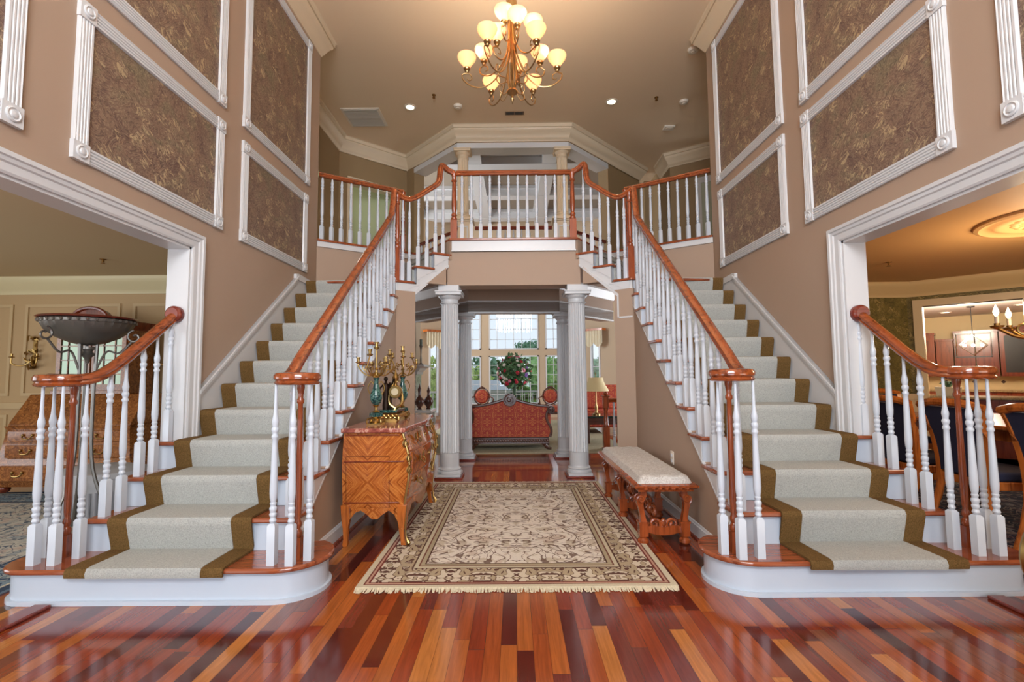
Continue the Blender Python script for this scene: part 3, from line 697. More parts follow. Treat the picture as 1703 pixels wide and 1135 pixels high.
    def strip(o0, o1, lift):
        mb = MB(); vs = []; fs = []
        for i, (y, z) in enumerate(P):
            a = P[max(0, i-1)]; b = P[min(len(P)-1, i+1)]; d = Vector((b[0]-a[0], b[1]-a[1])).normalized(); n = Vector((-d.y, d.x))
            sh = 0.03*max(0.0, 1-(y-y0)/1.0)
            for ox in (o0, o1):
                X = s*(rc+sh+ox); vs.append((X, y+n.x*lift, z+n.y*lift)); vs.append((X, y-n.x*0.012, z-n.y*0.012))
        for i in range(len(P)-1):
            q_ = i*4; r_ = q_+4
            fs += [(q_, q_+2, r_+2, r_), (q_+1, r_+1, r_+3, q_+3), (q_, r_, r_+1, q_+1), (q_+2, q_+3, r_+3, r_+2)]
        fs += [(0, 1, 3, 2), (len(vs)-4, len(vs)-2, len(vs)-1, len(vs)-3)]
        return mb.add(vs, fs)
    strip(-W+E-0.002, W-E+0.002, 0.003).build('field', M['runner'], rn, smooth=True)
    for a, b in ((-W, -W+E), (W-E, W)): strip(a, b, 0.0).build('border', M['runner_edge'], rn, label='brown carpet border strip')
    for k, t in ((13, 0.22), (14, 0.44)):
        z = k*RISE; mb = MB().prism([tp(s, t-0.012, 0.1), tp(s, t-0.012, 0.85), tp(s, t+0.235, 0.85), tp(s, t+0.235, 0.1)], z+0.001, z+0.014)
        mb.prism([tp(s, t-0.012, 0.1), tp(s, t-0.012, 0.85), tp(s, t, 0.85), tp(s, t, 0.1)], z-0.04, z+0.012).build('field', M['runner'], rn)
        mb = MB().prism([tp(s, t+0.004, 0.1), tp(s, t+0.004, 0.85), tp(s, t+0.03, 0.85), tp(s, t+0.03, 0.1)], z-RISE+0.014, z-0.03).build('field', M['runner'], rn)

# ------------------------------------------------------------------ railings
BM = {}
def baluster_mesh(H, base=0.22):
    H = round(H, 2); key = (H, base)
    if key in BM: return BM[key]
    mb = MB(); w = 0.0215
    mb.add([(-w,-w,0),(w,-w,0),(w,w,0),(-w,w,0),(-w,-w,base-0.012),(w,-w,base-0.012),(w,w,base-0.012),(-w,w,base-0.012),(-w*.6,-w*.6,base),(w*.6,-w*.6,base),(w*.6,w*.6,base),(-w*.6,w*.6,base)],
           [(0,3,2,1),(0,1,5,4),(1,2,6,5),(2,3,7,6),(3,0,4,7),(4,5,9,8),(5,6,10,9),(6,7,11,10),(7,4,8,11),(8,9,10,11)])
    S = base; T = 0.56
    pr = [(.012,0),(.016,.006),(.019,.014),(.016,.022),(.0135,.03),(.018,.04),(.0195,.05),(.015,.058),(.017,.066),(.0195,.074),(.0195,.084),(.014,.092),(.0165,.102),(.018,.108),(.0145,.114),
          (.0185,.135),(.0205,.165),(.0200,.2),(.0175,.3),(.0145,.42),(.0135,.455),(.018,.462),(.0185,.472),(.0138,.48),(.015,.49),(.0195,.50),(.0195,.512),(.014,.52),(.0165,.535),(.0185,.55),(.017,.562),(.0115,.59),(.0095,.62),(.0085,.66)]
    pr = [(r, S+z) for r, z in pr]
    if H > S+0.68: pr.append((.0075, H))
    else: pr = [p for p in pr if p[1] < H-0.005]+[(pr[-1][0], H)]
    mb.lathe(pr, (0,0,0), 12); BM[key] = mb.mesh('baluster', M['baluster']); return BM[key]
NM = {}
def newel_mesh(H, base=0.3, w=0.033):
    key = (round(H, 2), base, w)
    if key in NM: return NM[key]
    mb = MB().box(-w, w, -w, w, 0, base)
    pr = [(w*.8, base), (w*.95, base+.01), (w*.95, base+.03), (w*.6, base+.045), (w*.85, base+.06), (w*.85, base+.075), (w*.55, base+.095), (w*.7, base+.13), (w*.78, base+.2), (w*.6, base+(H-base)*.75),
          (w*.55, H-.12), (w*.85, H-.11), (w*.85, H-.095), (w*.6, H-.085), (w*.7, H-.05), (w*.9, H-.03), (w*.9, H)]
    mb.lathe(pr, (0,0,0), 16); NM[key] = mb.mesh('newel_post', M['newel']); return NM[key]
RAILP = [(-.030,-.018), (-.024,-.030), (-.012,-.034), (.012,-.034), (.024,-.030), (.030,-.018), (.026,-.008), (.033,.004), (.031,.018), (.018,.029), (0,.033), (-.018,.029), (-.031,.018), (-.033,.004), (-.026,-.008)]
def add_bal(rl, x, y, z0, ztop, base=0.22):
    L = Vector(rl.location); return part('baluster', baluster_mesh(ztop-z0, base), rl, Vector((x, y, z0))-L)
def line_z(s, y): return SD[s]['y0'] and (y-SD[s]['y0'])/RUN*RISE+RISE+0.86
for s, nm in ((-1, 'left'), (1, 'right')):
    q = SD[s]; xi, xw, y0 = q['xi'], q['xw'], q['y0']
    xr = xi+0.055; dz = y0-2.617
    # inner railing: volute on the bottom step, straight run, gooseneck, turned run up to the landing post
    rl = thing('stair_railing', 'cherry handrail with white balusters on the open side of the %s staircase' % nm, 'railing', (s*xr, y0+0.2, 0), group='inner stair railings')
    vc = (xi-0.06, y0+0.115)                                # volute centre
    # handrail path (centre line), rail half height 0.033
    zt = lambda y: line_z(s, y)-0.033
    yb = 5.30
    path = [(s*xr, y0+0.26, 1.197), (s*xr, y0+0.33, zt(y0+0.33)+0.015)]
    path = bez([(s*(xr-0.02), y0+0.11, 1.197), (s*xr, y0+0.20, 1.197), (s*xr, y0+0.30, 1.235), (s*xr, y0+0.42, zt(y0+0.42)), (s*xr, y0+0.6, zt(y0+0.6))], 6)
    path += [(s*xr, y, zt(y)) for y in (3.8, 4.4, 5.0, 5.15)]
    path += bez([(s*xr, 5.15, zt(5.15)), (s*xr, 5.23, zt(5.23)+0.02), (s*xr, 5.30, 3.20), (s*xr, 5.335, 3.30)], 5)[1:]
    MB().sweep(path, RAILP).build('handrail', M['rail'], rl)
    # turned run
    def t3(t, z): p = tp(s, t, 0.055); return (p[0], p[1], z)
    path = bez([t3(-0.03, 3.31), t3(0.05, 3.27), t3(0.14, 3.245), t3(0.25, 3.29), t3(0.40, 3.41), t3(0.50, 3.49), t3(0.545, 3.56), t3(0.56, 3.68), t3(0.585, 3.755), t3(0.66, 3.72), (-s*-0.72, 5.765, 3.685)], 5)
    MB().sweep(path, RAILP).build('handrail', M['railx'], rl)
    # volute cap: flat scroll disc
    v = MB().lathe([(0.10, 1.160), (0.118, 1.164), (0.125, 1.175), (0.116, 1.184), (0.128, 1.196), (0.128, 1.214), (0.118, 1.228), (0.09, 1.232)], (s*vc[0], vc[1], 0), 28, sx=1.0, sy=0.85)
    v.build('volute_cap', M['rail'], rl)
    L = Vector(rl.location)
    for bx, by in ((xi+0.035, y0+0.065), (xi-0.07, y0+0.055), (xi-0.135, y0+0.135)): add_bal(rl, s*bx, by, RISE, 1.17)
    part('newel_post', newel_mesh(0.98, 0.12, 0.024), rl, Vector((s*(xi-0.065), y0+0.15, RISE))-L)
    for k in range(2, 12):
        yf = y0+(k-1)*RUN; z = k*RISE
        for j, dy in enumerate((0.045, 0.171)):
            if k == 2 and j == 0: dy = 0.06
            y = yf+dy; add_bal(rl, s*xr, y, z, max(1.17, zt(y)-0.028) if k > 2 else 1.2+0.02*j)
    # corner newel, its companion at the start of the turned run and the landing post
    p = tp(s, 0.02, 0.045); part('newel_post', newel_mesh(3.27-12*RISE, 0.36, 0.036), rl, Vector((p[0], p[1]-0.0, 12*RISE))-L)
    for k, ts in ((12, (0.09, 0.17)), (13, (0.28, 0.39)), (14, (0.50, 0.60))):
        for t in ts:
            zr = {0.09: 3.23, 0.17: 3.22, 0.28: 3.28, 0.39: 3.37, 0.50: 3.45, 0.60: 3.71}[t]
            p = tp(s, t, 0.055); add_bal(rl, p[0], p[1], k*RISE, zr, 0.24)
    part('newel_post', newel_mesh(0.84, 0.24, 0.04), rl, Vector((s*0.725, 5.765, UP))-L)
    # outer railing through the wide opening
    xo = xw+0.08
    ro = thing('stair_railing', 'short cherry handrail with white balusters ending in a rosette on the %s door jamb' % nm, 'railing', (s*xo, y0+0.2, 0), group='outer stair railings')
    yj = OPEN1-0.02
    path = bez([(s*(xw+0.28), y0+0.13, 1.205), (s*(xw+0.16), y0+0.14, 1.2), (s*(xw+0.09), y0+0.2, 1.21), (s*xo, y0+0.30, 1.255), (s*xo, y0+0.42, zt(y0+0.42)), (s*xo, y0+0.6, zt(y0+0.6)), (s*xo, yj-0.01, zt(yj-0.01))], 7)
    MB().sweep(path, RAILP).build('handrail', M['rail'], ro)
    MB().lathe([(0.10, 1.160), (0.118, 1.166), (0.124, 1.176), (0.114, 1.186), (0.127, 1.198), (0.127, 1.214), (0.118, 1.23), (0.09, 1.234)], (s*(xw+0.22), y0+0.14, 0), 28, sy=0.85).build('volute_cap', M['rail'], ro)
    MB().lathe([(0.02, -0.03), (0.045, -0.03), (0.05, -0.022), (0.058, -0.018), (0.062, -0.01), (0.062, 0.02)], (s*xo, yj-0.018, zt(yj)), 24, 'y').build('rosette', M['mahog'], ro)
    L = Vector(ro.location)
    for bx, by in ((0.26, 0.085), (0.145, 0.085), (0.305, 0.20), (0.10, 0.185)): add_bal(ro, s*(xw+bx), y0+by, RISE, 1.17)
    part('newel_post', newel_mesh(0.98, 0.12, 0.024), ro, Vector((s*(xw+0.205), y0+0.215, RISE))-L)
    for k, dys in ((2, (0.07, 0.185)), (3, (0.07, 0.19)), (4, (0.065,))):
        for dy in dys:
            y = y0+(k-1)*RUN+dy; add_bal(ro, s*xo, y, k*RISE, max(zt(y)-0.025, 1.18+0.1*(dy > .1)))
    # side balcony railing
    w0 = Vector((s*xw, WEND+0.03)); qq = Vector(tp(s, T_LAND, W_OUT)); d = (qq-w0).normalized(); n = Vector((-d.y, d.x)) if s < 0 else Vector((d.y, -d.x))
    rb = thing('balcony_railing', 'upstairs side balcony railing beside the %s wallpapered wall' % nm, 'railing', (w0.x, w0.y, UP), group='side balcony railings')
    A = w0+n*0.04; Bp = w0+d*1.10+n*0.04
    MB().sweep([(A.x, A.y, UP+0.86), (Bp.x, Bp.y, UP+0.86)], RAILP).build('handrail', M['railx'], rb)
    for i in range(9):
        c_ = A+d*(0.05+i*0.117); add_bal(rb, c_.x, c_.y, UP+0.02, UP+0.835, 0.2)
    part('newel_post', newel_mesh(0.86, 0.24, 0.036), rb, Vector((Bp.x, Bp.y, UP))-Vector(rb.location))
# landing railing
rl = thing('balcony_railing', 'straight cherry railing with white balusters across the central landing', 'railing', (0, 5.765, UP))
MB().sweep([(-0.70, 5.765, UP+0.835), (0.70, 5.765, UP+0.835)], RAILP).build('handrail', M['railx'], rl)
for i in range(12): add_bal(rl, -0.627+i*0.114, 5.765, UP, UP+0.81, 0.2)
# far railing of the bridge, between the upper columns and along the diagonals
rl = thing('balcony_railing', 'far bridge railing between the upper columns overlooking the great room', 'railing', (0, 8.1, UP))
MB().sweep([(-0.66, 8.12, UP+0.87), (0.66, 8.12, UP+0.87)], RAILP).build('handrail', M['mahog'], rl)
for i in range(9): add_bal(rl, -0.56+i*0.14, 8.12, UP, UP+0.84, 0.2)
for s, nm in ((-1, 'left'), (1, 'right')):
    a = dl(s, 0.25, -0.1); b = dl(s, 1.3 if s < 0 else 1.2, -0.1)
    rl = thing('balcony_railing', 'diagonal upstairs railing between the %s upper column and the olive pillar' % nm, 'railing', (a[0], a[1], UP), group='diagonal bridge railings')
    MB().sweep([(*a, UP+0.84), (*b, UP+0.84)], RAILP).build('handrail', M['mahog'], rl)
    for i in range(7):
        t = (i+0.5)/7; add_bal(rl, a[0]+(b[0]-a[0])*t, a[1]+(b[1]-a[1])*t, UP, UP+0.81, 0.2)

# ------------------------------------------------------------------ wallpapered wall panels
REED = [(0.0, 0.0), (0.0, 0.014), (0.008, 0.020), (0.016, 0.014), (0.022, 0.020), (0.030, 0.020), (0.035, 0.013), (0.040, 0.020), (0.048, 0.020), (0.053, 0.013), (0.058, 0.020), (0.066, 0.020), (0.071, 0.013), (0.076, 0.020), (0.088, 0.020), (0.094, 0.0)]
def wall_panel(s, y0, y1, z0, z1, label):
    X = s*SD[s]['xw']; w = 0.094
    t = thing('wall_panel', label, 'wall panel', (X, y0, z0), group='wallpapered wall panels')
    a, b = sorted((X, X-s*0.004)); MB().box(a, b, y0+w*0.9, y1-w*0.9, z0+w*0.9, z1-w*0.9).build('wallpaper', M['paper'], t, label='brown leaf scroll wallpaper', smooth=False)
    for side in range(4):
        mb = MB()
        if side < 2:      # horizontal rails: extruded along y
            zz, dr = ((z0, 1), (z1, -1))[side]
            V = [(X-s*h, yy, zz+dr*o) for yy in (y0+w, y1-w) for o, h in REED]
        else:
            yy, dr = ((y0, 1), (y1, -1))[side-2]
            V = [(X-s*h, yy+dr*o, zz) for zz in (z0+w, z1-w) for o, h in REED]
        n = len(REED); mb.add(V, [tuple(range(n)), tuple(range(n, 2*n))]+[(i, (i+1) % n, (i+1) % n+n, i+n) for i in range(n)])
        mb.build('frame_rail', M['trim'], t, smooth=False)
    for yy in (y0, y1-w):
        for zz in (z0, z1-w):
            a, b = sorted((X, X-s*0.024)); mb = MB().box(a, b, yy-0.004, yy+w+0.004, zz-0.004, zz+w+0.004)
            pr = [(0.036, 0.0), (0.036, 0.006), (0.030, 0.009), (0.026, 0.004), (0.020, 0.004), (0.015, 0.010), (0.004, 0.012)]
            mb.lathe([(r_, -s*h) for r_, h in pr], (X-s*0.024, yy+w/2, zz+w/2), 16, 'x')
            mb.build('corner_block', M['trim'], t)
for s, nm in ((-1, 'left'), (1, 'right')):
    o = 0.0 if s < 0 else 0.05
    wall_panel(s, 0.90+o, 2.235+o, 2.415, 3.31, 'white framed brown wallpaper panel on the %s wall, cut by the edge of the photo' % nm)
    wall_panel(s, 2.506+o, 3.833+o, 2.405+(0.02 if s > 0 else 0), 3.305+o*0.6, 'large low wallpaper panel above the %s room opening' % nm)
    wall_panel(s, 4.105+o, 5.430+o*1.8, 2.395+(0.03 if s > 0 else 0), 3.29+o*0.6, 'low wallpaper panel above the %s stairs beside the wall end' % nm)
    wall_panel(s, 2.506+o, 3.833+o, 3.435, 5.12, 'tall upper wallpaper panel over the big low panel, %s wall' % nm)
    wall_panel(s, 4.105+o, 5.460+o*1.6, 3.425, 5.14, 'tall upper wallpaper panel next to the crown moulding end, %s wall' % nm)

# ------------------------------------------------------------------ fluted columns
def flute(mb, c, r0, r1, z0, z1, n=20):
    k = n*6; secs = []
    for z, fl in ((z0, 0), (z0+0.012, 1), (z0+(z1-z0)*0.5, 1), (z1-0.02, 1), (z1, 0)):
        r = r0+(r1-r0)*(z-z0)/(z1-z0); ring = []
        for i in range(k):
            a = 2*math.pi*i/k; ph = (i % 6)/6.0; d = max(0.0, math.sin(math.pi*(ph-0.12)/0.76)) if 0.12 < ph < 0.88 else 0.0
            rr = r-0.015*fl*d; ring.append((c[0]+rr*math.cos(a), c[1]+rr*math.sin(a), z))
        secs.append(ring)
    return mb.loft(secs)
def column(x, y, z0, top, r, label, m, group, cap_block=0.0, base_plinth=True, bk=0.16):
    t = thing('fluted_column', label, 'column', (x, y, z0), group=group)
    zb = z0
    if base_plinth:
        MB().box(x-bk, x+bk, y-bk, y+bk, z0, z0+0.022).build('plinth', M['mahog'], t, label='dark red wood plinth', bevel=0.004); zb = z0+0.022
    b = MB().box(x-bk*.88, x+bk*.88, y-bk*.88, y+bk*.88, zb, zb+0.03)
    b.lathe([(r+.028, zb+.03), (r+.03, zb+.045), (r+.026, zb+.058), (r+.012, zb+.064), (r+.012, zb+.07), (r+.02, zb+.078), (r+.02, zb+.086), (r+.004, zb+.095), (r, zb+.11)], (x, y, 0), 32)
    b.build('base', m, t, bevel=0.003)
    zf = zb+0.27 if base_plinth else zb+0.12
    sh = MB().lathe([(r, zb+0.10), (r, zf-0.003)], (x, y, 0), 40)
    flute(sh, (x, y), r, r*.9, zf, top-0.16)
    sh.build('shaft', m, t)
    rt = r*.9
    c_ = MB().lathe([(rt, top-.16), (rt+.002, top-.15), (rt+.012, top-.146), (rt+.012, top-.134), (rt, top-.13), (rt, top-.095), (rt+.008, top-.09), (rt+.03, top-.062), (rt+.034, top-.05)], (x, y, 0), 32)
    c_.box(x-rt-.05, x+rt+.05, y-rt-.05, y+rt+.05, top-.05, top-.018).box(x-rt-.058, x+rt+.058, y-rt-.058, y+rt+.058, top-.018, top)
    if cap_block: c_.box(x-rt-.02, x+rt+.02, y-rt-.02, y+rt+.02, top, top+cap_block)
    c_.build('capital', m, t, bevel=0.003)
    return t
M['col'] = mat('white_column_paint', (192, 194, 196), 0.35)
M['col_up'] = mat('cream_upper_column_paint', (216, 196, 166), 0.4)
column(-0.782, 5.80, 0, 2.21, 0.114, 'white fluted column left of the rug, under the landing', M['col'], 'white ground floor columns', 0.07)
column(0.758, 5.82, 0, 2.21, 0.114, 'white fluted column right of the rug, under the landing', M['col'], 'white ground floor columns', 0.07)
column(-0.72, 7.00, 0, 2.10, 0.10, 'rear fluted column standing behind the left front column', M['col'], 'white ground floor columns')
column(0.72, 7.10, 0, 2.10, 0.10, 'rear fluted column standing behind the right front column', M['col'], 'white ground floor columns')
for s, nm, x in ((-1, 'left', -0.865), (1, 'right', 0.85)):
    pd = thing('column_pedestal', 'panelled pedestal under the %s upstairs column' % nm, 'pedestal', (x, 8.10, UP))
    b = MB().box(x-.15, x+.15, 7.95, 8.25, UP, UP+.94); b.build('body', M['col_up'], pd, smooth=False)
    MB().box(x-.17, x+.17, 7.93, 8.27, UP+.94, UP+.965).box(x-.19, x+.19, 7.91, 8.29, UP+.965, UP+1.0).build('cap', M['col_up'], pd, bevel=.004)
    MB().box(x-.165, x+.165, 7.935, 8.265, UP, UP+.1).build('plinth', M['col_up'], pd, bevel=.004)
    f = MB(); frame_on_wall(f, x-.10, x+.10, UP+.18, UP+.86, 7.95, 0.022, 0.012); f.build('panel_moulding', M['trim'], pd, smooth=False)
    column(x, 8.10, UP+1.0, 5.08, 0.10, 'cream fluted column upstairs at the %s corner of the bridge' % nm, M['col_up'], 'upstairs columns', base_plinth=False, bk=0.14)

# ------------------------------------------------------------------ great room behind the columns
GX, GY = 4.5, 13.5
struct('wall_great_left', MB().box(-GX-.12, -GX, 5.9, 12.0, 0, 5.75), M['great_wall'])
struct('wall_great_right', MB().box(GX, GX+.12, 6.7, 12.0, 0, 5.75), M['great_wall'])
struct('wall_passage_left', MB().box(-GX, -2.6, 5.87, 5.99, 0, 2.6), M['great_wall'])
struct('wall_passage_right', MB().box(2.6, GX, 6.74, 6.86, 0, 2.6), M['great_wall'])
struct('wall_great_upper', MB().box(-GX, -2.1, 9.45, 9.57, 0*UP+2.58, 5.75).box(2.75, GX, 10.5, 10.62, 2.58, 5.75), M['great_wall'])
# bay: centre wall with windows, two angled walls
BX = 1.75
wlow, whead, ulow, uhead = 0.38, 1.73, 1.90, 4.20
xs = [(-1.62, -0.945), (-0.717, 0.675), (0.87, 1.55)]
g = MB().box(-BX, BX, GY, GY+.15, 0, wlow).box(-BX, BX, GY, GY+.15, whead, ulow).box(-BX, BX, GY, GY+.15, uhead, 5.75)
ed = [-BX]+[v for p in xs for v in p]+[BX]
for i in range(0, 8, 2): g.box(ed[i], ed[i+1], GY, GY+.15, wlow, whead).box(ed[i], ed[i+1], GY, GY+.15, ulow, uhead)
struct('wall_great_rear', g, M['great_wall'])
def window(name, x0, x1, z0, z1, nx, nz, m=None):
    w = MB(); f = 0.035
    w.box(x0, x0+f, GY-.02, GY+.08, z0, z1).box(x1-f, x1, GY-.02, GY+.08, z0, z1).box(x0, x1, GY-.02, GY+.08, z0, z0+f).box(x0, x1, GY-.02, GY+.08, z1-f, z1)
    for i in range(1, nx): x = x0+(x1-x0)*i/nx; w.box(x-.008, x+.008, GY+.02, GY+.045, z0, z1)
    for i in range(1, nz): z = z0+(z1-z0)*i/nz; w.box(x0, x1, GY+.02, GY+.045, z-.008, z+.008)
    struct(name, w, M['trim']); struct(name, MB().box(x0, x1, GY+.03, GY+.034, z0, z1), M['pane'])
n_ = 2
for (x0, x1), nx in zip(xs, (3, 6, 3)):
    window('window_%d' % n_, x0, x1, wlow, whead, nx, 5); n_ += 1
    window('window_%d' % n_, x0, x1, ulow, uhead, nx, 8); n_ += 1
for s, nm in ((-1, 'left'), (1, 'right')):
    A = Vector((s*BX, GY)); B = Vector((s*GX, 11.0)); d = (B-A).normalized(); L = (B-A).length; n = Vector((-s*d.y*-1, s*d.x*-1)) ; n = Vector((d.y, -d.x)); n = n if n.y > 0 else -n
    def ap(t, w): return (A.x+d.x*t+n.x*w, A.y+d.y*t+n.y*w)
    def ab(mb, t0, t1, z0, z1, w0=0, w1=.14): return mb.prism([ap(t0, w0), ap(t1, w0), ap(t1, w1), ap(t0, w1)], z0, z1)
    g = MB(); ab(g, 0, .45, 0, 5.75); ab(g, .45, .76, 0, .1); ab(g, .45, .76, 2.1, 5.75); ab(g, .76, L, 0, 5.75)
    struct('wall_great_bay_'+nm, g, M['great_wall'])
    w = MB(); ab(w, .45, .49, .1, 2.1, -.02, .06); ab(w, .72, .76, .1, 2.1, -.02, .06); ab(w, .45, .76, .1, .18, -.02, .06); ab(w, .45, .76, 2.04, 2.1, -.02, .06)
    for z in (.75, 1.4): ab(w, .45, .76, z-.01, z+.01, .02, .04)
    struct('window_%d' % n_, w, M['trim']); struct('window_%d' % n_, ab(MB(), .45, .76, .1, 2.1, .03, .034), M['pane']); n_ += 1
    v = thing('window_valance', 'cream swagged window valance on a wood board, %s bay window' % nm, 'valance', (*ap(.66, -.1), 2.3), group='bay window valances')
    ab(MB(), .38, .95, 2.36, 2.42, -.2, 0).build('board', M['chair_wood'], v, smooth=False)
    mb = MB()
    mb.grid(40, 6, lambda a, b: (*ap(.39+a*.55, -.17-.015*math.sin(a*40)), 2.36-b*(.34+.10*abs(math.sin(a*math.pi*2)))))
    mb.build('swag', mat('cream_valance_fabric', (224, 214, 186), 0.9), v)
# coffered ceiling
cl = MB().box(-GX, GX, 7.3, 13.7, 5.70, 5.8); struct('ceiling', cl, M['great_ceil'])
BEAMS_X = ((-2.6, 9.75), (-0.77, 8.27), (0.73, 8.27), (2.5, 10.1)); BEAMS_Y = ((9.6, 1.9), (11.35, GX), (13.0, GX))
bmz = MB(); bz = MB()
for x, ys in BEAMS_X:
    bmz.box(x-.14, x+.14, ys, GY, 5.46, 5.70)
    for q in (-1, 1): bz.box(x+q*.14-(.05 if q < 0 else 0), x+q*.14+(.05 if q > 0 else 0), ys, GY, 5.62, 5.70)
for y, xm_ in BEAMS_Y:
    bmz.box(-xm_, xm_, y-.14, y+.14, 5.455, 5.695)
    for q in (-1, 1): bz.box(-xm_, xm_, y+q*.14-(.05 if q < 0 else 0), y+q*.14+(.05 if q > 0 else 0), 5.615, 5.695)
struct('trim_23', bmz, M['trim'])
struct('trim_24', bz, M['trim'])
struct('trim_25', MB().box(-GX, GX, GY-.02, GY, uhead+.05, uhead+.2), M['trim'])
t = thing('area_rug', 'pale beige woven great room carpet under the red settee', 'rug', (0, 10, 0))
MB().box(-1.7, 1.75, 7.45, 12.6, 0, 0.012).build('pile', carpet('beige_woven_carpet', (178, 170, 144), (140, 132, 106), 60), t, smooth=False)

# outdoors beyond the windows
struct('floor', MB().box(-30, 30, GY+.2, 45, -0.25, -0.15), carpet('lawn', (96, 124, 60), (60, 86, 40), 8))
dk = thing('deck_railing', 'white deck railing outside the rear windows', 'railing', (0, 16.0, -0.15))
MB().box(-4, 4, 15.97, 16.03, .60, .66).box(-4, 4, 15.98, 16.02, -.05, 0).build('rail', M['trim'], dk, smooth=False)
pk = MB().box(-.012, .012, -.012, .012, 0, .62).mesh('picket', M['trim'], False)
for i in range(60): part('picket', pk, dk, (-3.9+i*.132, 0, .12))
M['leaf'] = None
def leafmat(c1, c2):
    m = mat('foliage', c1, 0.8); k = NT(m); v, x, y, z = k.coords(); k.color(k.ramp(k.noise(v, 5.0, 4, 1.0, 0.7), [(0.35, c2), (0.6, c1)])); return m
LM = [leafmat((150, 190, 110), (80, 124, 76)), leafmat((130, 172, 136), (66, 108, 88)), leafmat((184, 204, 110), (116, 146, 76))]
def leaf_crown(mb, c, r, n, rnd, sz=1.0):
    for i in range(n):
        a, b = rnd.uniform(0, 6.283), rnd.uniform(-1, 1); q = math.sqrt(1-b*b); rr = r*rnd.uniform(.55, 1.05)
        p = Vector((c[0]+rr*q*math.cos(a), c[1]+rr*q*math.sin(a), c[2]+rr*b*sz))
        u = Vector((rnd.uniform(-1, 1), rnd.uniform(-1, 1), rnd.uniform(-1, 1))).normalized()*r*.17; v = u.orthogonal().normalized()*r*.1
        mb.add([p-u, p+v, p+u, p-v], [(0, 1, 2, 3)])
rnd = random.Random(3)
for i, (x, y, h, r, mi, lab) in enumerate([(-3.4, 27, 2.3, 1.9, 2, 'yellow green tree outside, leftmost beyond the deck'), (-.9, 29, 2.3, 2.0, 1, 'bluish green tree outside behind the flower arrangement'), (1.6, 27, 2.35, 1.9, 0, 'mid green tree outside right of the flower arrangement'),
        (4.4, 28, 2.3, 2.1, 1, 'dark green tree outside, rightmost beyond the deck'), (1.0, 34, 3.6, 1.0, 1, 'taller slim tree rising above the others outside')]):
    t = thing('tree', lab, 'tree', (x, y, -.15), group='trees beyond the deck')
    mb = MB(); zc = h-r*.7
    mb.ball((x, y, zc-.1), r*.72, 14, 10, sz=.9)
    for j in range(5):
        a = j*1.257; leaf_crown(mb, (x+r*.55*math.cos(a), y+r*.4*math.sin(a), zc+rnd.uniform(-.3, .3)*r), r*.6, 160, rnd, .9)
    mb.build('crown', LM[mi], t); MB().tube([(x, y, -.15), (x+.1, y, .8), (x, y, zc)], [.16, .12, .06]).build('trunk', M['dark_wood'], t)
hs = thing('outbuilding', 'low white outbuilding with a grey roof beyond the deck', 'building', (-1.1, 21, -.15))
MB().box(-1.9, -.2, 20.4, 21.6, -.15, .55).build('wall', M['trim'], hs, smooth=False)
MB().prismx([(20.2, .55), (21.8, .55), (21.2, .95), (20.8, .95)], -2.0, -.1).build('roof', mat('pale_grey_roof', (170, 176, 180), .7), hs, smooth=False)

# ------------------------------------------------------------------ ceiling fittings
def downlight(x, y, label):
    t = thing('recessed_light', label, 'ceiling light', (x, y, CEIL), group='recessed ceiling lights')
    MB().lathe([(.062, -.001), (.095, -.001), (.095, -.008), (.07, -.012), (.062, -.004)], (x, y, CEIL), 24, cap=False).build('trim_ring', M['plastic'], t)
    MB().lathe([(.001, -.002), (.064, -.002), (.064, -.006), (.001, -.006)], (x, y, CEIL), 24, cap=False).build('lens', M['bulb'], t)
    d = bpy.data.lights.new('recessed_lamp', 'SPOT'); d.energy = 28; d.spot_size = R(120); d.spot_blend = .8; d.color = (1, .8, .58); d.shadow_soft_size = .06
    o = bpy.data.objects.new('recessed_lamp', d); col.objects.link(o); o.location = (x, y, CEIL-.03)
downlight(-1.62, 7.34, 'recessed ceiling light beside the square return air vent')
downlight(1.55, 7.25, 'recessed ceiling light right of the chandelier, above the right railing')
downlight(3.09, 9.60, 'recessed ceiling light in the right upstairs hallway')
vt = thing('ceiling_vent', 'large square white return air vent on the ceiling', 'vent', (-2.43, 7.62, CEIL))
v = MB().box(-2.74, -2.12, 7.35, 7.90, CEIL-.012, CEIL); v.build('frame', M['plastic'], vt, smooth=False)
v = MB()
for i in range(22): v.box(-2.70, -2.16, 7.385+i*.0225, 7.392+i*.0225, CEIL-.02, CEIL-.012)
for i in range(3): v.box(-2.70, -2.16, 7.38+i*.245, 7.395+i*.245, CEIL-.022, CEIL-.012)
v.build('louvre', mat('pale_grey_louvre', (196, 190, 178), .4), vt, smooth=False)
vt = thing('ceiling_vent', 'small dark slotted vent on the ceiling below the chandelier', 'vent', (.04, 7.55, CEIL))
MB().box(-.12, .19, 7.50, 7.60, CEIL-.008, CEIL).build('frame', mat('brown_vent_frame', (130, 104, 78), .5), vt, smooth=False)
MB().box(-.10, .025, 7.515, 7.585, CEIL-.011, CEIL-.008).box(.045, .17, 7.515, 7.585, CEIL-.011, CEIL-.008).build('slot', M['black'], vt, smooth=False)
def detector(x, y, label, r=.07, z=CEIL):
    t = thing('smoke_detector', label, 'smoke detector', (x, y, z))
    MB().lathe([(r, 0), (r, -.012), (r*.85, -.034), (r*.5, -.04), (.002, -.04)], (x, y, z), 20).build('housing', M['plastic'], t)
    MB().lathe([(r*.4, -.038), (r*.38, -.048), (.002, -.049)], (x, y, z), 16).build('grille', M['plastic'], t)
detector(-.86, 7.32, 'white smoke detector on the ceiling between chandelier and left recessed light')
detector(2.68, 7.26, 'white smoke detector on the ceiling right of the sprinkler head')
detector(2.38, 6.05, 'white smoke detector partly hidden behind the right wall end')
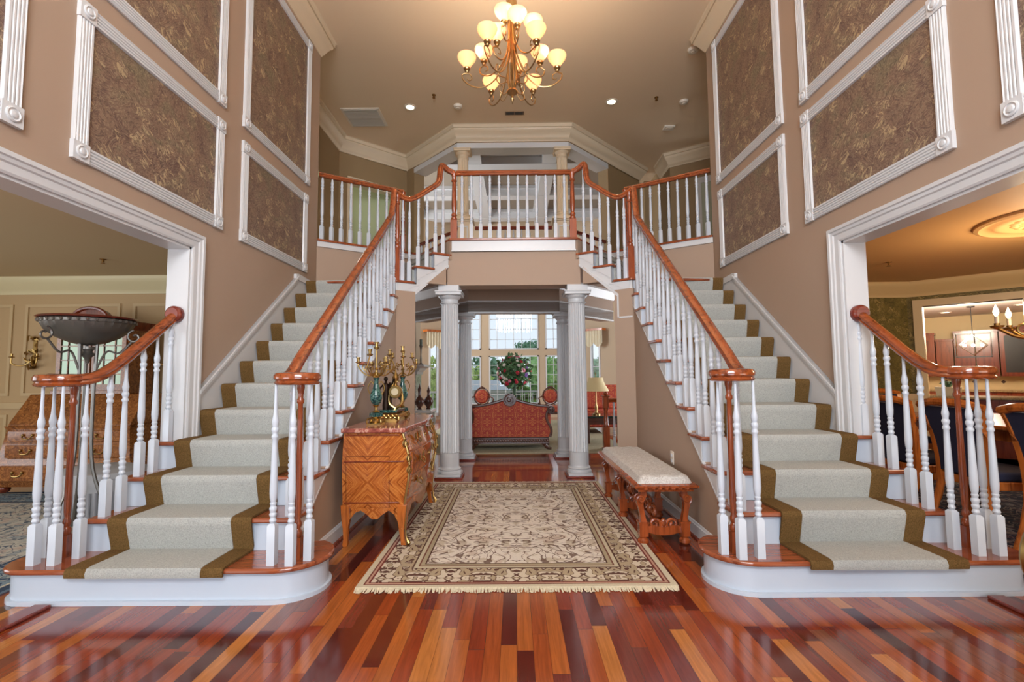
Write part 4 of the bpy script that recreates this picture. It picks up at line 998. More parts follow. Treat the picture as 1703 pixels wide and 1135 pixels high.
t = thing('motion_sensor', 'square white sensor box on the ceiling above the right balcony', 'sensor', (2.70, 8.05, CEIL))
MB().box(2.61, 2.79, 7.98, 8.12, CEIL-.03, CEIL).build('housing', M['plastic'], t, bevel=.008); MB().box(2.65, 2.75, 8.01, 8.09, CEIL-.036, CEIL-.03).build('grille', M['plastic'], t, smooth=False)
def sprinkler(x, y, z, label):
    t = thing('sprinkler_head', label, 'sprinkler', (x, y, z))
    MB().lathe([(.03, 0), (.03, -.006), (.012, -.01), (.012, -.035), (.002, -.036)], (x, y, z), 14).build('body', M['brass_dark'], t)
    MB().lathe([(.022, -.045), (.022, -.048), (.002, -.05)], (x, y, z), 12).tube([(x-.012, y, z-.03), (x-.014, y, z-.046)], .003).tube([(x+.012, y, z-.03), (x+.014, y, z-.046)], .003).build('deflector', M['brass_dark'], t)
sprinkler(-1.19, 7.02, CEIL, 'sprinkler head on the foyer ceiling left of the chandelier')
sprinkler(2.22, 7.15, CEIL, 'sprinkler head on the foyer ceiling right of the chandelier')
sprinkler(-4.2, 4.83, LOW, 'sprinkler head on the living room ceiling')
sprinkler(4.17, 5.3, LOW, 'sprinkler head on the dining room ceiling')
t = thing('ceiling_medallion', 'round moulded plaster medallion on the dining room ceiling', 'medallion', (4.35, 3.75, LOW))
MB().lathe([(.52, 0), (.52, -.02), (.49, -.03), (.46, -.012), (.42, -.012), (.40, -.024), (.36, -.028), (.33, -.014), (.2, -.014), (.16, -.03), (.08, -.04), (.002, -.04)], (4.35, 3.75, LOW), 48).build('rings', M['din_ceil'], t)
mb = MB()
for i in range(20):
    a = i*math.pi/10; mb.ball((4.35+.27*math.cos(a), 3.75+.27*math.sin(a), LOW-.012), .035, 8, 5, sz=.5)
mb.build('petal_relief', M['din_ceil'], t)

# ------------------------------------------------------------------ foyer chandelier
CX, CY = 0.0, 4.40
ch = thing('chandelier', 'lit brass chandelier with frosted bell shades hanging in the foyer', 'chandelier', (CX, CY, CEIL))
MB().lathe([(.07, 0), (.07, -.01), (.055, -.03), (.03, -.05), (.012, -.06), (.01, -.10)], (CX, CY, CEIL), 20).build('canopy', M['brass'], ch)
mb = MB()
for i in range(19):
    a = 0 if i % 2 else math.pi/2; z = CEIL-.12-i*.024
    mb.tube([(CX+.012*math.cos(a)*math.cos(b), CY+.012*math.sin(a)*math.cos(b), z+.017*math.sin(b)) for b in [k*math.pi/4 for k in range(9)]], .0028, 5)
mb.build('chain', M['brass'], ch)
MB().lathe([(.01, 4.87), (.035, 4.86), (.05, 4.83), (.055, 4.74), (.05, 4.70), (.03, 4.67), (.02, 4.62), (.016, 4.5), (.012, 3.95), (.02, 3.93), (.05, 3.90), (.055, 3.885), (.03, 3.86), (.012, 3.85), (.012, 3.83), (.018, 3.82), (.012, 3.80), (.002, 3.785)], (CX, CY, 0), 20).build('stem', M['brass'], ch)
mb = MB()
for i in range(10):
    a = i*math.pi/5; c_, s_ = math.cos(a), math.sin(a)
    mb.tube(bez([(CX+.05*c_, CY+.05*s_, 4.72), (CX+.035*c_, CY+.035*s_, 4.55), (CX+.03*c_, CY+.03*s_, 4.3), (CX+.045*c_, CY+.045*s_, 4.05), (CX+.03*c_, CY+.03*s_, 3.92)], 4), .005, 6)
mb.build('cage', M['brass'], ch)
mb = MB()
for i in range(6):
    a = R(30+60*i); c_, s_ = math.cos(a), math.sin(a)
    P = bez([(.03, 3.92), (.035, 3.99), (.10, 4.0), (.15, 4.03), (.17, 4.10), (.145, 4.15), (.125, 4.12)], 5)if False else None
    path = [(.025, 3.92), (.03, 3.98), (.07, 4.005), (.13, 4.01), (.17, 4.06), (.165, 4.11), (.14, 4.11), (.135, 4.085)]
    mb.tube(bez([(CX+r*c_, CY+r*s_, z) for r, z in path], 4), .005, 6)
    path = [(.03, 3.93), (.05, 3.88), (.10, 3.83), (.135, 3.87), (.12, 3.92), (.10, 3.90)]
    mb.tube(bez([(CX+r*c_, CY+r*s_, z) for r, z in path], 4), .004, 6)
mb.build('scrollwork', M['brass'], ch)
SHADE = [(.022, 0), (.030, .008), (.034, .02), (.045, .04), (.066, .066), (.082, .09), (.090, .115), (.086, .13), (.080, .128), (.084, .114), (.076, .092), (.060, .07), (.04, .045), (.028, .022), (.02, .012)]
sh_me = MB().lathe([(r, z) for r, z in SHADE], (0, 0, 0), 24, cap=False).mesh('shade', M['shade'])
cup_me = MB().lathe([(.006, -.045), (.016, -.04), (.02, -.03), (.012, -.022), (.03, -.012), (.034, 0), (.03, .008), (.02, .012), (.002, .012)], (0, 0, 0), 14).mesh('socket', M['brass'])
bulb_me = MB().lathe([(.008, .01), (.014, .02), (.026, .05), (.028, .065), (.022, .085), (.002, .095)], (0, 0, 0), 12).mesh('bulb', M['bulb'])
lights = [(.43, R(60*i), 4.125) for i in range(6)]
lights += [(.26, R(75), 4.25), (.285, R(163), 4.255), (.285, R(17), 4.235), (.175, R(218), 4.31), (.28, R(-45), 4.33), (.17, R(-115), 4.47), (.2, R(-75), 4.41)]
for i, (r_, a, z) in enumerate(lights):
    c_, s_ = math.cos(a), math.sin(a); zl = z-.045
    if r_ > .4: P = [(.03, zl+.42), (.045, zl+.20), (.13, zl-.02), (.24, zl-.13), (.36, zl-.14), (.455, zl-.08), (.475, zl-.02), (.43, zl+.0)]; E = [(.43, zl), (.395, zl-.02), (.385, zl-.06), (.41, zl-.075), (.425, zl-.055)]
    else: P = [(.03, zl+.30), (.04, zl+.12), (r_*.4, zl-.04), (r_*.75, zl-.11), (r_+.02, zl-.09), (r_+.045, zl-.03), (r_, zl)]; E = [(r_, zl), (r_-.035, zl-.02), (r_-.04, zl-.055), (r_-.015, zl-.06)]
    mb = MB().tube(bez([(CX+p*c_, CY+p*s_, q) for p, q in P], 6), .0065, 7).tube(bez([(CX+p*c_, CY+p*s_, q) for p, q in E], 5), .005, 6)
    am = mb.build('arm', M['brass'], ch)
    off = Vector((CX+r_*c_, CY+r_*s_, z))-Vector((CX, CY, CEIL))
    for nm_, me in (('socket', cup_me), ('shade', sh_me)): part(nm_, me, am, off)
    d = bpy.data.lights.new('chandelier_lamp', 'POINT'); d.energy = 7; d.color = (1, .84, .66); d.shadow_soft_size = .02
    o = bpy.data.objects.new('chandelier_lamp', d); col.objects.link(o); o.location = (CX+r_*c_, CY+r_*s_, z+.085)

# ------------------------------------------------------------------ foyer rug
rg = thing('area_rug', 'cream and brown floral oriental rug lying in the middle of the foyer floor', 'rug', (0.0, 4.13, 0))
RX, RY = 0.915, 1.35
mb = MB().box(-RX, RX, 4.13-RY+.03, 4.13+RY-.02, 0.001, 0.012)
rc_ = ((224, 214, 200), (100, 72, 62), (178, 160, 132), (212, 198, 176), (200, 180, 162))
mb.build('pile', rug_mat('oriental_rug_pile', RX, RY-.025, rc_, [(0.0, .035, (206, 194, 168)), (.035, .045, (120, 72, 62)), (.045, .058, (190, 150, 130)), (.058, .070, (120, 60, 54)), (.070, .080, None), (.265, .275, (90, 62, 52)), (.275, .30, (196, 184, 158)), (.30, .31, (120, 76, 64)), (.31, .335, (172, 158, 130)), (.335, .345, (90, 62, 52))]), rg, smooth=False)
o = [q for q in col.objects if q.name.startswith('pile')][-1]
rnd = random.Random(5); FRM = carpet('cream_fringe', (226, 216, 190), (190, 178, 150), 90)
for e, yy in ((-1, 4.13-RY+.03), (1, 4.13+RY-.02)):
    fr = MB()
    for i in range(240):
        x = -RX+.004+i*(2*RX-.008)/239; L = rnd.uniform(.035, .06); dx = rnd.uniform(-.012, .012)
        fr.add([(x-.004, yy, .010), (x+.004, yy, .010), (x+.005+dx, yy+e*L, .003), (x-.003+dx, yy+e*L, .003), (x-.004, yy, .002), (x+.004, yy, .002)], [(0, 1, 2, 3), (4, 3, 2, 5), (0, 3, 4), (1, 5, 2)])
    fr.build('fringe', FRM, rg, smooth=False)

# ------------------------------------------------------------------ commode against the left under-stair wall
def marquetry(name, ucoord, cu, cz, hw=(1.25, 1.0)):
    m = mat(name, (190, 110, 50), 0.12, coat=0.6); k = NT(m); v, x, y, z = k.coords(); u = {'x': x, 'y': y}[ucoord]
    au = k.math('ABSOLUTE', k.math('SUBTRACT', u, cu)); az = k.math('ABSOLUTE', k.math('SUBTRACT', z, cz))
    d = k.math('ADD', au, az); e = k.math('SUBTRACT', au, az)
    g = k.noise(k.vec(k.math('MULTIPLY', e, 75.0), k.math('MULTIPLY', d, 6.0), 0.0), 1.0, 4, .8)
    c = k.ramp(g, [(.3, (120, 56, 22)), (.5, (172, 94, 40)), (.7, (206, 132, 64))])
    ln = k.math('LESS_THAN', k.math('ABSOLUTE', k.math('SUBTRACT', k.math('MAXIMUM', k.math('MULTIPLY', au, hw[0]), k.math('MULTIPLY', az, hw[1])), .2)), .0035)
    c = k.mix(k.math('MULTIPLY', ln, .7), c, lin((86, 40, 20))); k.color(c); return m
cx0, cx1, cy0, cy1 = -1.235, -0.815, 3.50, 4.62
cmz = [(.24, .25), (.30, .30), (.38, .55), (.48, .9), (.58, 1.0), (.66, .8), (.73, .35), (.80, .0)]
def bulge(z):
    for (a, p), (b, q) in zip(cmz, cmz[1:]):
        if z <= b: return p+(q-p)*max(0, (z-a)/(b-a))
    return 0.0
def FX(y, z):                                    # front surface x
    t = (y-(cy0+cy1)/2)/((cy1-cy0)/2); return cx1+.055*bulge(z)+.035*(1-t*t)*math.cos(t*2.0)
def SY(z): return .028*bulge(z)
cm = thing('commode', 'glossy marquetry bombe commode with gilt mounts and red marble top', 'commode', (-1.02, 4.06, 0))
secs = []
for i in range(13):
    z = .27+(.80-.27)*i/12; s_ = SY(z); ring = [(cx0, cy0-s_, z)]
    n = 20
    ring += [(cx0+(FX(cy0, z)-cx0)*j/4, cy0-s_, z) for j in range(1, 4)]
    ring += [(FX(cy0+(cy1-cy0)*j/n, z), cy0-s_+(cy1-cy0+2*s_)*j/n, z) for j in range(n+1)]
    ring += [(FX(cy1, z)+(cx0-FX(cy1, z))*j/4, cy1+s_, z) for j in range(1, 4)]+[(cx0, cy1+s_, z)]
    secs.append(ring)
MB().loft(secs).build('body', marquetry('commode_side_marquetry', 'x', -.035, .45, (1.3, 1.1)), cm)
for e, yy in ((-1, cy0), (1, cy1)):               # end aprons with an arched lower edge
    P = [(cx0, .285), (cx0, .14), (cx0+.04, .14), (cx0+.055, .19), (cx0+.09, .235), (cx0+.13, .25), (cx0+.17, .225), (cx0+.21, .19), (cx0+.25, .19), (cx0+.29, .225), (cx0+.33, .25), (cx0+.37, .22), (cx0+.40, .16), (cx0+.41, .12), (cx0+.437, .12), (cx0+.437, .285)]
    s_ = SY(.27); MB().plate(P, (0, yy+e*s_-(0.02 if e > 0 else 0), 0), (1, 0, 0), (0, 0, 1), (0, 1, 0), .02).build('apron', marquetry('commode_apron_marquetry', 'x', 0.0, .25), cm, smooth=False)
P = [(cy0, .285), (cy0, .12), (cy0+.03, .12), (cy0+.08, .2), (cy0+.2, .25), (cy0+.38, .22), (cy0+.48, .17), (cy0+.56, .15), (cy0+.64, .17), (cy0+.74, .22), (cy0+.92, .25), (cy0+1.04, .2), (cy0+1.09, .12), (cy1, .12), (cy1, .285)]
MB().plate(P, (cx1+.012, 0, 0), (0, 1, 0), (0, 0, 1), (1, 0, 0), .02).build('apron', M['chair_wood'], cm, smooth=False)
for ex, xx in ((-1, cx0+.022), (1, cx1+.0)):
    for ey, yy in ((-1, cy0+.012), (1, cy1-.012)):
        mb = MB(); secs = []
        for z, w, o in ((0, .015, .022), (.015, .018, .018), (.05, .015, .008), (.12, .019, .0), (.20, .028, .0), (.29, .032, .006)):
            X = xx+(o if ex > 0 else -0.0); Y = yy+ey*o*.5
            secs.append([(X-w, Y-w, z), (X+w, Y-w, z), (X+w, Y+w, z), (X-w, Y+w, z)])
        lg = mb.loft(secs).build('leg', M['chair_wood'], cm, bevel=.003)
        if ex > 0:
            f = MB().tube([(xx+.05, yy+ey*.02, .003), (xx+.055, yy+ey*.03, .03), (xx+.035, yy+ey*.022, .07), (xx+.028, yy+ey*.02, .16), (xx+.035, yy+ey*.024, .28)], [.012, .016, .007, .005, .004]); f.build('gilt_sabot', M['ormolu'], lg)
M['drw'] = marquetry('commode_drawer_marquetry', 'y', 0.0, .56)
for z0, z1 in ((.325, .475), (.485, .645), (.66, .785)):
    mb = MB(); y0, y1 = cy0+.09, cy1-.09; nu, nv = 20, 5
    vs = [(FX(y0+(y1-y0)*i/nu, z0+(z1-z0)*j/nv)+.008, y0+(y1-y0)*i/nu, z0+(z1-z0)*j/nv) for j in range(nv+1) for i in range(nu+1)]
    vb = [(x-.015, y, z) for x, y, z in vs]; N = len(vs); fs = []
    for j in range(nv):
        for i in range(nu): a = j*(nu+1)+i; fs += [(a, a+1, a+nu+2, a+nu+1), (a+N, a+nu+1+N, a+nu+2+N, a+1+N)]
    for i in range(nu): fs += [(i, i+N, i+1+N, i+1), (nv*(nu+1)+i, nv*(nu+1)+i+1, nv*(nu+1)+i+1+N, nv*(nu+1)+i+N)]
    for j in range(nv): a = j*(nu+1); b = a+nu; fs += [(a, a+nu+1, a+nu+1+N, a+N), (b, b+N, b+nu+1+N, b+nu+1)]
    dr = mb.add(vs+vb, fs).build('drawer', M['drw'], cm)
    zc = (z0+z1)/2
    for yy in (cy0+.30, cy1-.30):
        X = FX(yy, zc)+.012; h = MB()
        h.tube(bez([(X, yy-.055, zc+.012), (X+.02, yy-.045, zc-.012), (X+.028, yy, zc-.03), (X+.02, yy+.045, zc-.012), (X, yy+.055, zc+.012)], 5), .005, 6)
        for q in (-.055, .055): h.ball((X, yy+q, zc+.015), .017, 8, 6, sx=.5, sz=1.5); h.tube(bez([(X, yy+q, zc+.03), (X+.004, yy+q*1.4, zc+.045), (X, yy+q*1.7, zc+.03)], 4), .004, 5)
        h.build('handle', M['ormolu'], dr)
    if z0 > .4: 
        h = MB(); h.lathe([(.018, 0), (.018, .004), (.006, .006)], (FX((cy0+cy1)/2, zc)+.01, (cy0+cy1)/2, zc), 10, 'x'); h.build('keyhole_plate', M['ormolu'], dr)
for z in (.592, .300, .775):
    MB().box(cx0+.01, FX(cy0, z)-.03, cy0-SY(z)-.006, cy0-SY(z)+.01, z, z+.010).build('side_moulding', M['cabinet'], cm, bevel=.003)
for yy in (cy0, cy1):                              # gilt corner mounts
    e = -1 if yy == cy0 else 1; mb = MB()
    P = [(FX(yy, z)+.006, yy+e*(SY(z)+.004), z) for z in [.30+.49*i/14 for i in range(15)]]
    mb.tube(P, .008, 7)
    for z0, r_ in ((.72, .035), (.62, .03), (.54, .03)):
        mb.tube(spiral((FX(yy, z0)+.012, yy+e*(SY(z0)+.008), z0), r_, .006, 90, 500, 18, (.6, -e*.8, 0), (0, 0, 1)), .006, 6)
    mb.build('corner_mount', M['ormolu'], cm)
def marble(name, c1, c2, c3, sc=5):
    m = mat(name, c1, .12, coat=.3); k = NT(m); v, x, y, z = k.coords(); n = k.noise(v, sc, 6, 2.0, .65)
    k.color(k.ramp(n, [(.3, c2), (.46, c1), (.5, c3), (.56, c1), (.75, c2)])); return m
top = [(cx0-.015, cy0-.03)]+[(FX(cy0+(cy1-cy0)*j/20, .8)+.03, cy0-.03+(cy1-cy0+.06)*j/20) for j in range(21)]+[(cx0-.015, cy1+.03)]
MB().prism(top, .80, .832).build('marble_top', marble('red_marble', (164, 92, 78), (128, 64, 56), (214, 170, 150), 9), cm, bevel=.007, label='red veined marble top')
TOP = .832
TEAL = marble('teal_marble', (20, 62, 62), (12, 38, 42), (90, 130, 116), 14)
BRZ = mat('dark_bronze', (52, 40, 32), .3, .9)
def candelabrum(x, y, rot, label):
    t = thing('candelabrum', label, 'candelabrum', (x, y, TOP), group='gilt candelabra on the commode')
    b = MB().box(x-.055, x+.055, y-.055, y+.055, TOP, TOP+.012)
    for a in range(4):
        c_, s_ = math.cos(a*math.pi/2+.785), math.sin(a*math.pi/2+.785); b.tube(spiral((x+.055*c_, y+.055*s_, TOP+.03), .028, .006, -90, 270, 14, (c_, s_, 0), (0, 0, 1)), .007, 6)
    b.lathe([(.045, .012), (.05, .03), (.03, .05), (.04, .06)], (x, y, TOP), 16); b.build('foot', M['ormolu'], t)
    MB().lathe([(.052, .06), (.052, .085), (.04, .09)], (x, y, TOP), 4).build('plinth', TEAL, t)
    MB().lathe([(.02, .09), (.03, .096), (.012, .11), (.012, .13), (.03, .15)], (x, y, TOP), 16).build('stem', M['ormolu'], t)
    MB().lathe([(.012, .145), (.035, .165), (.047, .20), (.046, .23), (.03, .27), (.018, .31), (.016, .34), (.026, .36)], (x, y, TOP), 20).build('urn', TEAL, t, label='dark teal urn')
    b = MB().lathe([(.028, .36), (.03, .368), (.012, .38), (.01, .42), (.018, .43), (.008, .44), (.008, .58), (.018, .585), (.022, .60), (.014, .60), (.012, .63), (.02, .635), (.02, .64), (.002, .64)], (x, y, TOP), 14)
    for q in (-1, 1): b.tube(bez([(x+q*.04, y, TOP+.22), (x+q*.065, y, TOP+.28), (x+q*.04, y, TOP+.33), (x+q*.02, y, TOP+.31)], 5), .005, 6)
    b.build('column', M['ormolu'], t)
    for i in range(6):
        a = rot+i*2*math.pi/6; c_, s_ = math.cos(a), math.sin(a); R_ = .135 if i % 2 else .10; zt = .47+.06*(1-i % 2)
        pth = [(.01, .40), (.05, .375), (.10, .40), (.135, .45), (R_, zt)]
        b = MB().tube(bez([(x+p*c_, y+p*s_, TOP+q) for p, q in pth], 5), .0055, 6)
        b.tube(bez([(x+p*c_, y+p*s_, TOP+q) for p, q in [(.06, .38), (.075, .42), (.055, .44), (.045, .42)]], 4), .0045, 5)
        b.tube(spiral((x+.085*c_, y+.085*s_, TOP+.445), .026, .005, -120, 300, 14, (c_, s_, 0), (0, 0, 1)), .0045, 5).tube(spiral((x+.045*c_, y+.045*s_, TOP+.47), .022, .005, 60, -300, 14, (c_, s_, 0), (0, 0, 1)), .0045, 5)
        b.lathe([(.004, 0), (.022, .006), (.024, .012), (.01, .016), (.012, .04), (.017, .044), (.017, .05), (.002, .05)], (x+R_*c_, y+R_*s_, TOP+zt), 10)
        b.build('arm', M['ormolu'], t)
candelabrum(-1.08, 3.76, .3, 'gilt candelabrum with teal urn on the commode, nearest the camera')
candelabrum(-1.01, 4.34, .8, 'gilt candelabrum with teal urn on the commode, behind the clock')
ck = thing('mantel_clock', 'gilt scroll mantel clock with dark bronze figures between two candelabra', 'clock', (-1.04, 4.05, TOP))

b = MB().loft([[(-1.13, 3.90, TOP+.0), (-.95, 3.90, TOP), (-.95, 4.20, TOP), (-1.13, 4.20, TOP)], [(-1.11, 3.92, TOP+.05), (-.97, 3.92, TOP+.05), (-.97, 4.18, TOP+.05), (-1.11, 4.18, TOP+.05)], [(-1.12, 3.91, TOP+.075), (-.96, 3.91, TOP+.075), (-.96, 4.19, TOP+.075), (-1.12, 4.19, TOP+.075)]])
for xx, yy, ax in ((-1.13, 3.90, -.7), (-.95, 3.90, .7), (-.95, 4.20, .7), (-1.13, 4.20, -.7)):
    b.tube(spiral((xx, yy, TOP+.035), .032, .006, -90, 300, 16, (ax, .7 if yy > 4 else -.7, 0), (0, 0, 1)), .008, 6)
for i in range(5): b.tube(spiral((-1.10+i*.035, 3.895, TOP+.045), .018, .003, 0, 400, 12, (1, 0, 0), (0, 0, 1)), .006, 5)
for i in range(8): b.tube(spiral((-.945, 3.92+i*.036, TOP+.045), .018, .003, 0, 400, 12, (0, 1, 0), (0, 0, 1)), .006, 5)
b.build('gilt_base', M['ormolu'], ck)
MB().box(-1.125, -.955, 3.905, 4.195, TOP+.075, TOP+.098).build('marble_slab', TEAL, ck, bevel=.004, label='dark green marble slab')
b = MB().lathe([(.05, -.03), (.055, -.025), (.055, .02), (.045, .026)], (-1.0, 4.05, TOP+.24), 20, 'y')
b.tube(bez([(-1.0, 4.05, TOP+.10), (-1.05, 4.05, TOP+.14), (-1.06, 4.05, TOP+.2), (-1.03, 4.05, TOP+.29), (-1.0, 4.05, TOP+.34), (-.985, 4.05, TOP+.32)], 6), .014, 8)
b.tube(bez([(-1.0, 4.05, TOP+.10), (-.95, 4.05, TOP+.14), (-.945, 4.05, TOP+.2), (-.96, 4.05, TOP+.27)], 6), .012, 8)
b.lathe([(.02, .29), (.012, .31), (.022, .33), (.03, .36), (.018, .385), (.008, .40), (.002, .42)], (-1.0, 4.05, TOP), 12)
cs_ = b.build('clock_case', M['ormolu'], ck)
MB().lathe([(.001, -.034), (.03, -.034), (.03, -.028)], (-1.0, 4.05, TOP+.24), 20, 'y').build('dial', mat('ivory_dial', (200, 186, 150), .4), cs_)
def figurine(cx, cy, z0, h, m, parent, lean=0.0):
    s_ = h/.26; mb = MB()
    secs = [(.0, .024), (.03, .026), (.08, .020), (.12, .024), (.15, .020), (.185, .026), (.205, .016), (.212, .009), (.222, .010)]
    mb.lathe([(r_*s_, z*s_) for z, r_ in secs], (cx, cy, z0), 12, sy=.75)
    mb.ball((cx+lean, cy, z0+.24*s_), .017*s_, 10, 8, sz=1.2)
    mb.tube(bez([(cx-.02*s_, cy, z0+.195*s_), (cx-.045*s_, cy-.01, z0+.16*s_), (cx-.03*s_, cy-.03, z0+.13*s_)], 4), .007*s_, 6)
    mb.tube(bez([(cx+.02*s_, cy, z0+.195*s_), (cx+.05*s_, cy-.005, z0+.2*s_), (cx+.065*s_, cy-.01, z0+.24*s_)], 4), .007*s_, 6)
    mb.build('figure', m, parent)
figurine(-1.075, 4.02, TOP+.098, .27, BRZ, ck); figurine(-1.07, 4.13, TOP+.098, .22, BRZ, ck)

# ------------------------------------------------------------------ carved bench by the right under-stair wall
bx0, bx1, by0, by1 = .86, 1.245, 3.44, 4.88
bn = thing('bench', 'long carved wood bench with pale silver tufted cushion by the right wall', 'bench', (1.07, 4.15, 0))
cush = mat('pale_silver_brocade', (196, 190, 184), .7); k = NT(cush); v, x, y, z = k.coords()
q = k.math('ABSOLUTE', k.math('SUBTRACT', k.math('FRACT', k.math('ADD', k.math('MULTIPLY', k.noise(v, 18.0, 2, 2.0), 5.0), 0.0)), .5)); k.color(k.ramp(q, [(.2, (204, 200, 194)), (.42, (178, 170, 162))])); k.bump(q, .3, .003)
def cushion_z(a, b):
    e = min(a, 1-a)*2; f = min(b, 1-b)*2; d = min(1, (e*.36/.06)) ; g = min(1, f*1.44/.08)
    return .432+.052*math.sin(min(d, 1)*math.pi/2)*math.sin(min(g, 1)*math.pi/2)+.004*math.cos(a*18)*math.cos(b*64)
cz_ = MB().grid(18, 60, lambda a, b: (bx0+.0+a*(bx1-bx0), by0+.0+b*(by1-by0), cushion_z(a, b)))
cz_.box(bx0, bx1, by0, by1, .41, .432); cz_.build('cushion', cush, bn)
fr_ = MB().mitre([(bx0+.02, by0+.02), (bx0+.02, by1-.02), (bx1-.02, by1-.02), (bx1-.02, by0+.02)], [(0.01, .375), (-.02, .38), (-.022, .395), (-.035, .40), (-.05, .412), (-.052, .425), (-.03, .435), (.01, .435)], closed=True)
for i in range(24):
    yy = by0+.06+i*(by1-by0-.12)/23
    for X in (bx0-.018, bx1+.018): fr_.ball((X, yy, .405), .014, 6, 4, sy=1.6)
for i in range(7):
    for Y in (by0-.018, by1+.018): fr_.ball((bx0+.05+i*(bx1-bx0-.1)/6, Y, .405), .013, 6, 4, sx=1.6)
fr_.build('frame', M['bench_wood'], bn)
def bench_leg(x, y, e):
    mb = MB().lathe([(.030, 0), (.040, .012), (.040, .03), (.026, .045), (.032, .055)], (x, y, 0), 14)
    mb.box(x-.031, x+.031, y-.031, y+.031, .055, .155).box(x-.036, x+.036, y-.036, y+.036, .145, .158)
    secs = []
    for z, o, w in ((.155, 0, .027), (.19, .002, .022), (.24, .012, .022), (.285, .020, .027), (.315, .014, .034), (.345, -.002, .030), (.38, -.004, .026)):
        X = x+e*o; secs.append([(X-w*.8, y-w, z), (X+w*.8, y-w, z), (X+w*.8, y+w, z), (X-w*.8, y+w, z)])
    mb.loft(secs)
    mb.tube(spiral((x+e*.016, y-.034, .315), .032, .005, -60, 460, 20, (e, 0, 0), (0, 0, 1)), .007, 6)
    mb.tube(spiral((x+e*.016, y+.034, .315), .032, .005, -60, 460, 20, (e, 0, 0), (0, 0, 1)), .007, 6)
    return mb
for yy in (3.52, 4.16, 4.80):
    for e, xx in ((-1, bx0+.045), (1, bx1-.045)): bench_leg(xx, yy, e).build('leg', M['bench_wood'], bn, bevel=.004)
    xm = (bx0+bx1)/2; mb = MB().plate([(-.13, .085), (-.06, .065), (0, .06), (.06, .065), (.13, .085), (.13, .12), (.07, .13), (0, .115), (-.07, .13), (-.13, .12)], (xm, yy-.014, 0), (1, 0, 0), (0, 0, 1), (0, 1, 0), .028)
    for e in (-1, 1):
        mb.tube(spiral((xm+e*.062, yy, .135), .042, .006, 200, -260, 24, (e, 0, 0), (0, 0, 1)), .011, 7)
        mb.tube(bez([(xm+e*.02, yy, .16), (xm+e*.012, yy, .12), (xm+e*.03, yy, .085)], 4), .01, 6)
    mb.ball((xm, yy, .145), .022, 8, 6, sz=1.5); mb.build('cross_stretcher', M['bench_wood'], bn)
mb = MB().box((bx0+bx1)/2-.018, (bx0+bx1)/2+.018, 3.52, 4.80, .085, .115)
for y_ in (3.84, 4.48):
    for e in (-1, 1):
        mb.tube(spiral(((bx0+bx1)/2, y_+e*.09, .155), .055, .008, 200, -240, 24, (0, e, 0), (0, 0, 1)), .013, 7)
    mb.ball(((bx0+bx1)/2, y_, .16), .035, 10, 7, sz=1.3)
mb.build('long_stretcher', M['bench_wood'], bn)
t = thing('wall_outlet', 'white electrical outlet on the right under-stair wall above the bench', 'outlet', (1.32, 4.15, .47))
MB().box(1.322, 1.331, 4.10, 4.17, .44, .55).build('cover_plate', M['plastic'], t, bevel=.003); MB().box(1.316, 1.323, 4.12, 4.15, .46, .485).box(1.316, 1.323, 4.12, 4.15, .505, .53).build('socket', M['trim'], t, smooth=False)

# ------------------------------------------------------------------ red settee seen from behind
sx, sy = -0.085, 7.70
sf = thing('settee', 'red damask settee with carved dark wood crest seen from behind', 'settee', (sx, sy, 0))
dam = mat('red_damask', (150, 50, 40), .7); k = NT(dam); v, x, y, z = k.coords()
px_ = k.math('SUBTRACT', k.math('PINGPONG', x, .09), .045); pz_ = k.math('SUBTRACT', k.math('PINGPONG', z, .11), .055)
n1 = k.noise(k.vec(px_, pz_, 1.0), 34.0, 2, 1.2); k.color(k.mix(k.math('MULTIPLY', k.math('GREATER_THAN', n1, .53), .8), k.ramp(k.noise(v, 3.0), [(.3, (150, 44, 36)), (.7, (172, 62, 42))]), lin((196, 116, 62))))
def so(pts): return [(x_, z_) for x_, z_ in pts]+[(-x_, z_) for x_, z_ in pts[::-1] if x_ > 0]
OUT = [(0, .79), (.10, .785), (.20, .755), (.32, .725), (.45, .70), (.58, .685), (.63, .66), (.60, .60), (.585, .52), (.60, .44), (.645, .36), (.66, .28), (.635, .20)]
MB().plate(so(OUT), (sx, sy+.02, 0), (1, 0, 0), (0, 0, 1), (0, 1, 0), .10).build('back_upholstery', dam, sf, smooth=False)
mb = MB(); full = bez([(-x_, z_) + (0,) for x_, z_ in OUT[::-1]]+[(x_, z_, 0) for x_, z_ in OUT[1:]], 3)
mb.tube([(sx+p[0], sy+.03, p[1]) for p in full], .024, 8)
mb.lathe([(.10, -.02), (.105, 0), (.10, .03), (.06, .04)], (sx, sy, .79), 24, 'y')
mb.tube(spiral((sx, sy-.02, .79), .085, .01, 90, 810, 40, (1, 0, 0), (0, 0, 1)), .010, 6)
for e in (-1, 1):
    mb.lathe([(.062, -.05), (.066, 0), (.062, .5), (.05, .52)], (sx+e*.655, sy, .63), 18, 'y')
    mb.tube(spiral((sx+e*.655, sy-.055, .63), .055, .008, 90, 700, 26, (e, 0, 0), (0, 0, 1)), .009, 6)
mb.build('frame', M['dark_wood'], sf)
mb = MB().box(sx-.62, sx+.62, sy+.0, sy+.60, .10, .19)
for i in range(30): mb.ball((sx-.6+i*.0414, sy-.002, .145), .022, 6, 4, sy=.5, sz=1.4)
mb.build('carved_rail', M['dark_wood'], sf)
MB().box(sx-.60, sx+.60, sy+.12, sy+.62, .19, .40).build('seat_cushion', dam, sf, bevel=.03)
